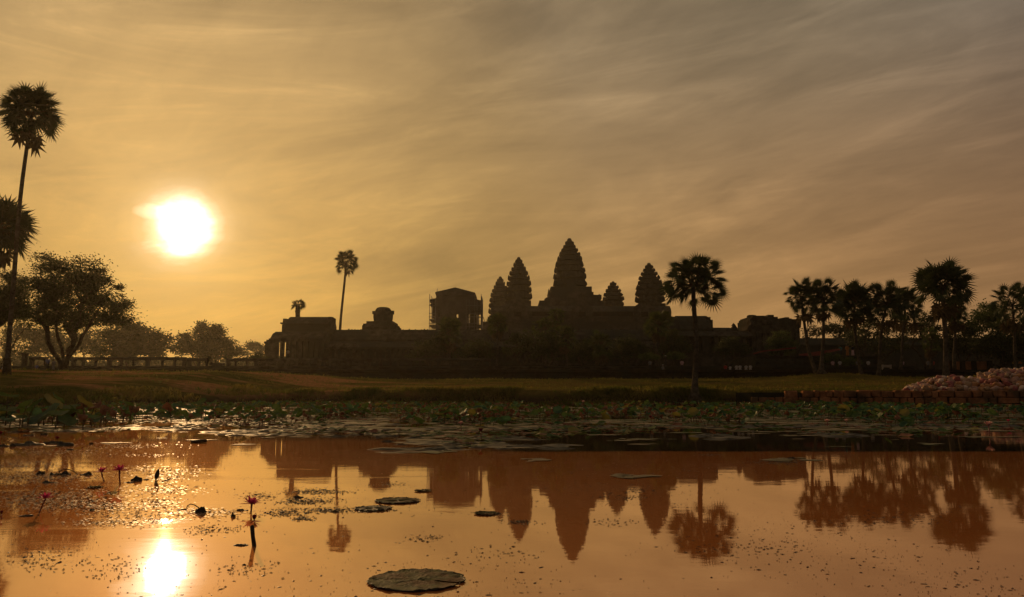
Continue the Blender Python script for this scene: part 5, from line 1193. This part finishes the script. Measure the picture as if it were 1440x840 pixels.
# ------------------------------------------------------------------ water lilies
def lily(px, py, bpx, bpy, wpx, label, petals=15, openness=1.0, mat='petal', name='water_lily', stem=True, scale_h=1.0):
    b = W(bpx, bpy); Y = b.y; c = P(px, py, Y + .02); k = ppm(Y); r_ = wpx / k / 2 * 1.18
    t = empty(name, (b.x, b.y, 0), label, 'flower', 'lilies and lotus flowers on the pond'); rr = random.Random(int(px * 7 + py))
    def petal(m, az, el, L_, wd, curve):
        d = Vector((math.cos(az), math.sin(az), 0)); sd_ = Vector((-d.y, d.x, 0)); base = len(m.v); rows = 5
        for i in range(rows + 1):
            f = i / rows; e = el + curve * f; p = c + d * (L_ * (f * math.cos(el + curve * f * .5))) + Vector((0, 0, L_ * f * math.sin(el + curve * f * .5)))
            w_ = wd * math.sin(math.pi * min(.999, (.12 + .88 * f)) ** .9) * (1 if i < rows else 0.05); nrm = Vector((0, 0, 1))
            m.v += [p - sd_ * w_ + nrm * w_ * .35, p, p + sd_ * w_ + nrm * w_ * .35]
        for i in range(rows):
            for q in (0, 1): m.f.append((base + i * 3 + q, base + i * 3 + q + 1, base + (i + 1) * 3 + q + 1, base + (i + 1) * 3 + q))
    for ring, (n, el, L_) in enumerate(((petals // 2, .12 + (1 - openness) * 1.15, 1.0), (petals // 2, .55 + (1 - openness) * .85, .92), (petals // 3, 1.0 + (1 - openness) * .45, .72))):
        for i in range(n):
            m = MB(); petal(m, 6.2832 * (i + .5 * ring) / n + rr.uniform(-.1, .1), el + rr.uniform(-.08, .08), r_ * L_ * rr.uniform(.92, 1.06), r_ * .15 / max(.5, openness), rr.uniform(-.1, .35))
            m.build('petal', M[mat], t, smooth=True)
    if openness > .6:
        m = MB()
        for i in range(14):
            a = rr.uniform(0, 6.28); m.tube([c, c + Vector((math.cos(a) * .16 * r_, math.sin(a) * .16 * r_, .38 * r_))], r_ * .03, 4)
        m.build('stamens', M['yellow'], t)
    if stem:
        m = MB(); mid = Vector(((b.x + c.x) / 2 + .12 * (c.x - b.x) + .004, b.y, c.z * .55)); sr = max(.0035, r_ * .07)
        m.tube([Vector((b.x, b.y, -.06)), Vector((b.x, b.y, 0)), mid, c + Vector((0, 0, -.002))], [sr, sr, sr, sr * 1.3], 6); m.build('stem', M['petal_dark'], t, smooth=True)
    return t
lily(143, 664, 146.5, 678, 19, 'left of the two open magenta water lilies standing side by side')
lily(168, 662, 169, 681, 22, 'right of the two open magenta water lilies standing side by side')
lily(64, 701, 55.5, 721, 22, 'magenta water lily on a slanting stem, alone near the left edge')
lily(354, 709, 353, 721, 27, 'open magenta water lily above the dark stake, one petal stretched left')
lily(357.5, 731, 357.5, 734, 13, 'half closed dark red lily bud low on the water above the stake', 11, .25, 'petal_dark')
lily(2, 723, 2.5, 730, 9, 'closed dark lily bud at the very left edge', 8, .12, 'petal_dark')
lily(1, 611, 2, 617, 9, 'dark red lily bud at the left edge behind the drift of dead leaves', 8, .3, 'petal_dark')
lily(80.5, 618, 81, 624, 9, 'small red flower rising from the drift of dead leaves', 9, .5, 'petal_dark')
lily(116, 630.5, 116, 631, 4, 'tiny dark bud on the water right of the dead leaf drift', 6, .4, 'petal_dark')
for i, (px, py, bpy_, w_, mt, lab) in enumerate([
    (1390, 599, 613, 14, 'petal_pale', 'pale pink lotus flower standing tallest below the heap of sacks'), (648, 597, 606, 10, 'petal_pale', 'dull pink lotus flower in front of the scaffolded tower'), (676, 607, 621, 11, 'petal_dark', 'drooping dark red lotus on a long stem before the towers'),
    (1418, 593, 600, 7, 'petal', 'pink lily low among the pads at the right edge'), (1163, 594, 600, 10, 'petal_pale', 'pale lily lying low before the second palm of the row'), (1190, 593, 599, 8, 'petal_pale', 'small pale lily right of the low pale one'),
    (190, 578, 588, 8, 'petal_pale', 'pale lotus flower among leaves under the spreading tree'), (915, 588, 595, 8, 'petal_dark', 'small red flower in the bed below the right tower'), (820, 566, 575, 6, 'petal_pale', 'pinkish flower in the bed below the middle tower'), (32, 571, 592, 12, 'petal_dark', 'reddish flower high among the leaves near the left edge')]):
    lily(px, py, px + 1, bpy_, w_, lab, 12, .55, mt, 'lotus_flower' if mt == 'petal_pale' else 'water_lily')
for i, (px, py) in enumerate([(1247, 584), (1254, 586), (1261, 583), (1266, 586), (1225, 583), (1213, 584)]):
    lily(px, py, px, py + 4, 9, 'dark red lily in the clump in front of the %s' % ['left half of the clump', 'wall, lowest in the clump', 'wall, highest in the clump', 'wall, right end of the clump', 'third palm, right of its twin', 'third palm, left of its twin'][i], 10, .5, 'petal' if i < 4 else 'petal_dark')

# ------------------------------------------------------------------ pads, stake, dead leaves
def pad(px, py, wpx, label, seed, mat='pad', notch=.30, torn=0.0, thick=.006):
    c = W(px, py); k = ppm(c.y); r_ = wpx / k / 2; rr = random.Random(seed); n = 56
    m = MB(); rot = rr.uniform(-.5, .3)
    rings = (0, .15, .3, .45, .6, .75, .88, 1.0)
    def pt(a, f):
        lob = 1 + .015 * math.sin(9 * a + seed) + .012 * math.sin(17 * a + 2 * seed) + .05 * noise.noise((math.cos(a) * 6, math.sin(a) * 6, seed))
        q = f * r_ * lob; z = .005 + .006 * noise.noise((math.cos(a) * f * 3 + seed, math.sin(a) * f * 9, 1.0)) + .004 * noise.noise((math.cos(a) * f * 8, math.sin(a) * f * 16, seed)) + .002 * f * abs(math.sin(10 * a)) + (.003 if f == 1 else 0)
        return Vector((c.x + q * math.cos(a), c.y + q * .92 * math.sin(a), max(.003, z)))
    for f in rings:
        for k_ in range(n + 1):
            a = rot + notch / 2 * (f > 0) + (2 * math.pi - notch * (f > 0)) * k_ / n; m.v.append(pt(a, f))
    for j in range(len(rings) - 1):
        for k_ in range(n):
            if torn and j >= 1 and noise.noise((k_ * .35 + seed, j * .8, 2.0)) > 1 - torn: continue
            m.f.append((j * (n + 1) + k_, j * (n + 1) + k_ + 1, (j + 1) * (n + 1) + k_ + 1, (j + 1) * (n + 1) + k_))
    t = empty('lily_pad', (c.x, c.y, 0), label, 'lily pad', 'floating lily pads')
    m.build('blade', M[mat], t, smooth=True)
    m = MB()     # raised veins, worn away on the big old pad
    for i in range(13 if wpx < 100 else 0):
        a = rot + notch / 2 + (2 * math.pi - notch) * (i + .5) / 13
        p0, p1 = pt(a, .05), pt(a, .93); m.tube([p0 + Vector((0, 0, .002)), (p0 + p1) / 2 + Vector((0, 0, .003)), p1 + Vector((0, 0, .002))], [.0016 * wpx / 130 + .0004, .0012 * wpx / 130 + .0004, .0006], 5)
    if m.v: m.build('veins', M[mat], t)
    if wpx > 40:
        pts = [pt(rot + notch / 2 + (2 * math.pi - notch) * i / 90, rr.uniform(.975, 1.02)) for i in range(91)]
        m = MB(); m.tube(pts, [rr.uniform(.0012, .0052) * (c.y / 3.3) ** .5 for _ in pts], 5); m.build('rim', M['wet_leaf'], t, smooth=True)
    return t
pad(586, 817, 128, 'big weathered brown green lily pad, nearest of all and largest', 3, notch=.14)
pad(559, 705, 59, 'dark green lily pad with upturned rim below the scaffolded tower mirror image', 5)
pad(595, 691, 24, 'small dark lily pad just above the dark green one', 6)
pad(683, 723, 32, 'thin ragged lily pad at the edge of the left tower reflection', 7, torn=.4)
pad(525, 716, 48, 'faded half sunk lily pad left of the dark green one', 8, mat='weed', torn=.5)
pad(134, 686, 20, 'small greenish lily pad under the two side by side lilies', 9)
pad(376, 616, 20, 'small olive pad floating above the pavilion reflection', 10)
# stake
b, tp = W(357.5, 768), None; Y = b.y; tp = P(354.5, 740.5, Y); k = ppm(Y)
t = empty('wooden_stake', (b.x, b.y, 0), 'dark broken stake leaning out of the water below the lily bud', 'stake')
m = MB(); m.tube([b + Vector((0.004, 0, -.15)), b + Vector((.0, 0, 0)), b.lerp(tp, .5) + Vector((-.002, 0, 0)), tp], [3.0 / k, 2.9 / k, 2.7 / k, 2.9 / k], 9); m.build('shaft', M['log'], t, smooth=True)
m = MB(); m.tube([tp, tp + Vector((-.001, 0, .003)), tp + Vector((-.003, 0, .007))], [2.9 / k, 2.5 / k, .9 / k], 9); m.build('broken_end', M['log'], t)
def dead_leaf(px, py, wpx, hpx, label, seed, name='dead_leaf', cat='dead leaf', wilt=1.0):
    c = W(px, py); k = ppm(c.y); rr = random.Random(seed); m = MB(); n = 14; a_, h_ = wpx / k / 2, hpx / k
    rows = 6
    for i in range(rows + 1):
        f = i / rows * 2 - 1
        for j in range(n + 1):
            g = j / n; x = (g * 2 - 1) * a_; prof_ = math.sqrt(max(0, 1 - (g * 2 - 1) ** 2)) ** .7
            z = .8 * h_ * prof_ * (1 - abs(f) ** 1.5) * max(.05, .45 + 1.0 * noise.noise((g * 2.0 + seed, f * 1.3, seed * .7)) + .22 * noise.noise((g * 8, f * 4, seed))) + .002 * rr.random()
            m.v.append(Vector((c.x + x, c.y + f * a_ * .5 * prof_ + .012 * noise.noise((g * 6, f * 3, seed)), max(-.004, z))))
    for i in range(rows):
        for j in range(n): m.f.append((i * (n + 1) + j, i * (n + 1) + j + 1, (i + 1) * (n + 1) + j + 1, (i + 1) * (n + 1) + j))
    return tag(m.build(name, M['wet_leaf'], None, (c.x, c.y, 0), True), label, cat, 'dead leaves on the water')
for i, a in enumerate([
    (57, 667, 12, 9, 'little peaked dead leaf with a bent stalk, leftmost by the arched stem'), (78, 668, 16, 10, 'black crumpled dead leaf at the left foot of the arched stem'), (93, 668, 14, 7, 'dead leaf under the middle of the arched stem'), (121, 668, 17, 6, 'mottled dead leaf at the right foot of the arched stem'),
    (70, 679, 22, 4, 'flat dark sliver of leaf below the arched stem'), (192, 676, 16, 8, 'hunched dead leaf right of the two lilies'), (181, 679, 14, 3, 'flat dead leaf touching the hunched one'), (205, 675, 10, 3, 'thin curled leaf beside the upright folded leaf'),
    (282, 721, 16, 9, 'dark dead leaf hanging from the looped stalk'), (328, 727, 7, 9, 'dark stubby seed pod left of the lily bud'), (341, 718, 16, 5, 'dead leaf lying left of the open lily above the stake'), (339, 767, 20, 5, 'dead leaf floating left of the dark stake'), (130, 718, 7, 6, 'small round dark pod on the water right of the slanting lily'),
    (37, 726, 20, 4, 'brown sodden leaf below the slanting lily'),
    (30, 627, 26, 7, 'dark dead leaf at the left of the drift'), (48, 626, 30, 9, 'dead leaf heaped in the left middle of the drift'), (62, 612, 11, 8, 'round dark leaf standing behind the drift'), (74, 624, 26, 11, 'tallest dead leaf of the drift, under the red flower'), (92, 627, 24, 8, 'dead leaf at the right end of the drift'), (40, 613, 16, 4, 'flat dark leaf behind the left of the drift'), (4, 628, 18, 5, 'dark leaf at the left edge level with the drift'), (18, 628, 9, 6, 'small dark leaf lump left of the drift'), (128, 625, 6, 4, 'crumb of dark leaf beyond the right end of the drift'), (99, 633, 10, 3, 'flat scrap below the right end of the drift'),
    (629, 634, 12, 4, 'dark curled scrap above the scaffolded tower mirror image'), (1112, 645, 14, 4, 'dark leaf scrap on the pale weed patch right of the palm'), (420, 700, 14, 4, 'dark leaf caught in the weed left of the thin palm reflection'), (470, 720, 12, 4, 'wet leaf caught in the weed under the thin palm reflection')]):
    dead_leaf(a[0], a[1], a[2], a[3], a[4], 50 + i)
def bent(px_pts, Y0, rad, label, name='bent_stalk'):
    b = W(*px_pts[0]); pts = [P(px, py, b.y + .01 * i) for i, (px, py) in enumerate(px_pts)]
    m = MB(); m.tube(pts, rad, 6); return tag(m.build(name, M['wet_leaf'], None, tuple(b), True), label, 'stalk', 'bent dead stalks')
bent([(82, 668), (84, 662.5), (90, 660.3), (97, 660.4), (104, 663), (110, 668.5)], 0, .005, 'long low arched dead stalk linking two crumpled leaves')
bent([(52, 668), (56, 663.5), (59, 662), (60.5, 667.5)], 0, .004, 'short hooked dead stalk over the little peaked leaf')
bent([(250, 717), (262, 716.5), (263.5, 711.5), (268, 709), (274, 710.5), (279, 714), (283, 719)], 0, .004, 'looped dead stalk curling over beside its hanging leaf')
bent([(227, 678), (234, 675.5), (243, 672.5)], 0, .004, 'straight slanting stalk right of the upright folded leaf')
c = W(219, 676); k = ppm(c.y); m = MB()
lathe(m, c.x, c.y, [(.6 / k, -.01), (1.2 / k, 2 / k), (3.0 / k, 5 / k), (3.1 / k, 9 / k), (2.0 / k, 13 / k), (.4 / k, 16 / k)], 9)
for v_ in m.v: v_.x += .18 * v_.z; v_.y = c.y + (v_.y - c.y) * .5
tag(m.build('folded_leaf', M['wet_leaf'], None, (c.x, c.y, 0), True), 'upright folded dark leaf standing in the sun glitter', 'leaf', 'dead leaves on the water')
c = W(279.5, 623); k = ppm(c.y); m = MB(); m.tube([c + Vector((-10.5 / k, 0, 1.5 / k)), c + Vector((0, 0, 2.2 / k)), c + Vector((10.3 / k, 0, 2.6 / k))], [2.0 / k, 2.4 / k, 2.2 / k], 8)
t = empty('log', (c.x, c.y, 0), 'short dark log floating alone above the glitter on the left', 'log'); m.build('trunk_piece', M['log'], t, smooth=True)
m = MB(); m.tube([c + Vector((0, -.01, 1.5 / k)), c + Vector((.3 / k, -.02, -2.0 / k))], .012, 5); m.build('twig', M['log'], t)

# ------------------------------------------------------------------ grass on the banks
m = MB()
for i in range(46000):
    if i % 5 < 2: y = 36 + 26 * rnd.random(); x = -rnd.uniform(8, .74 * y)
    elif i % 5 < 4: y = 56 + 42 * rnd.random(); x = rnd.uniform(-.74, .74) * y
    else: x = rnd.uniform(-18, 20); y = shore(x) + rnd.uniform(-1.2, 3.0)
    z = ground_h(x, y)
    if z < -.25 or x < -.76 * y: continue
    if i % 5 < 2 and y - shore(x) > 9 + 5 * noise.noise((x * .15, y * .1, 1.0)): continue
    if noise.noise((x * .3, y * .3, 9)) < rnd.uniform(-.5, .35): continue
    hg = rnd.uniform(.08, .34) * (1 + .8 * max(0, noise.noise((x * .2, y * .2, 3.3)))) if i % 5 < 2 else (rnd.uniform(.05, .15) * rnd.choice((1, 1, 1, 1.8)) if i % 5 < 4 else rnd.uniform(.12, .4))
    for q in range(3):
        a = rnd.uniform(0, 6.28); ln = rnd.uniform(.1, .8) * hg; bx_, by_ = x + rnd.uniform(-.12, .12), y + rnd.uniform(-.12, .12); w_ = .022 if hg > .2 else .016
        dx, dy = math.cos(a), math.sin(a)
        m.add([(bx_ - dy * w_, by_ + dx * w_, z - .03), (bx_ + dy * w_, by_ - dx * w_, z - .03), (bx_ + dx * ln * .4 + dy * w_ * .7, by_ + dy * ln * .4 - dx * w_ * .7, z + hg * .7), (bx_ + dx * ln, by_ + dy * ln, z + hg)], [(0, 1, 2), (0, 2, 3)])
tag(m.build('grass', M['grassblade']), 'rough grass along the bank and lawn', 'grass', kind='stuff')

# ------------------------------------------------------------------ morning haze
top = 0
bpy.context.view_layer.update()
for o in scene.objects:
    if o.type == 'MESH':
        for c in o.bound_box: top = max(top, (o.matrix_world @ Vector(c)).z)
m = MB(); m.box(-1560, 1560, -1560, 1560, -1.9, top + 2)
hm = bpy.data.materials.new('haze'); hm.use_nodes = True; ht = hm.node_tree; ht.nodes.remove(ht.nodes['Principled BSDF'])
pv = ht.nodes.new('ShaderNodeVolumePrincipled'); pv.inputs['Color'].default_value = (0.95, 0.86, 0.66, 1); pv.inputs['Density'].default_value = HAZE_DENSITY; pv.inputs['Anisotropy'].default_value = HAZE_G
ht.links.new(pv.outputs[0], ht.nodes['Material Output'].inputs['Volume'])
tag(m.build('haze', hm), 'thin golden morning haze', 'haze', kind='stuff')
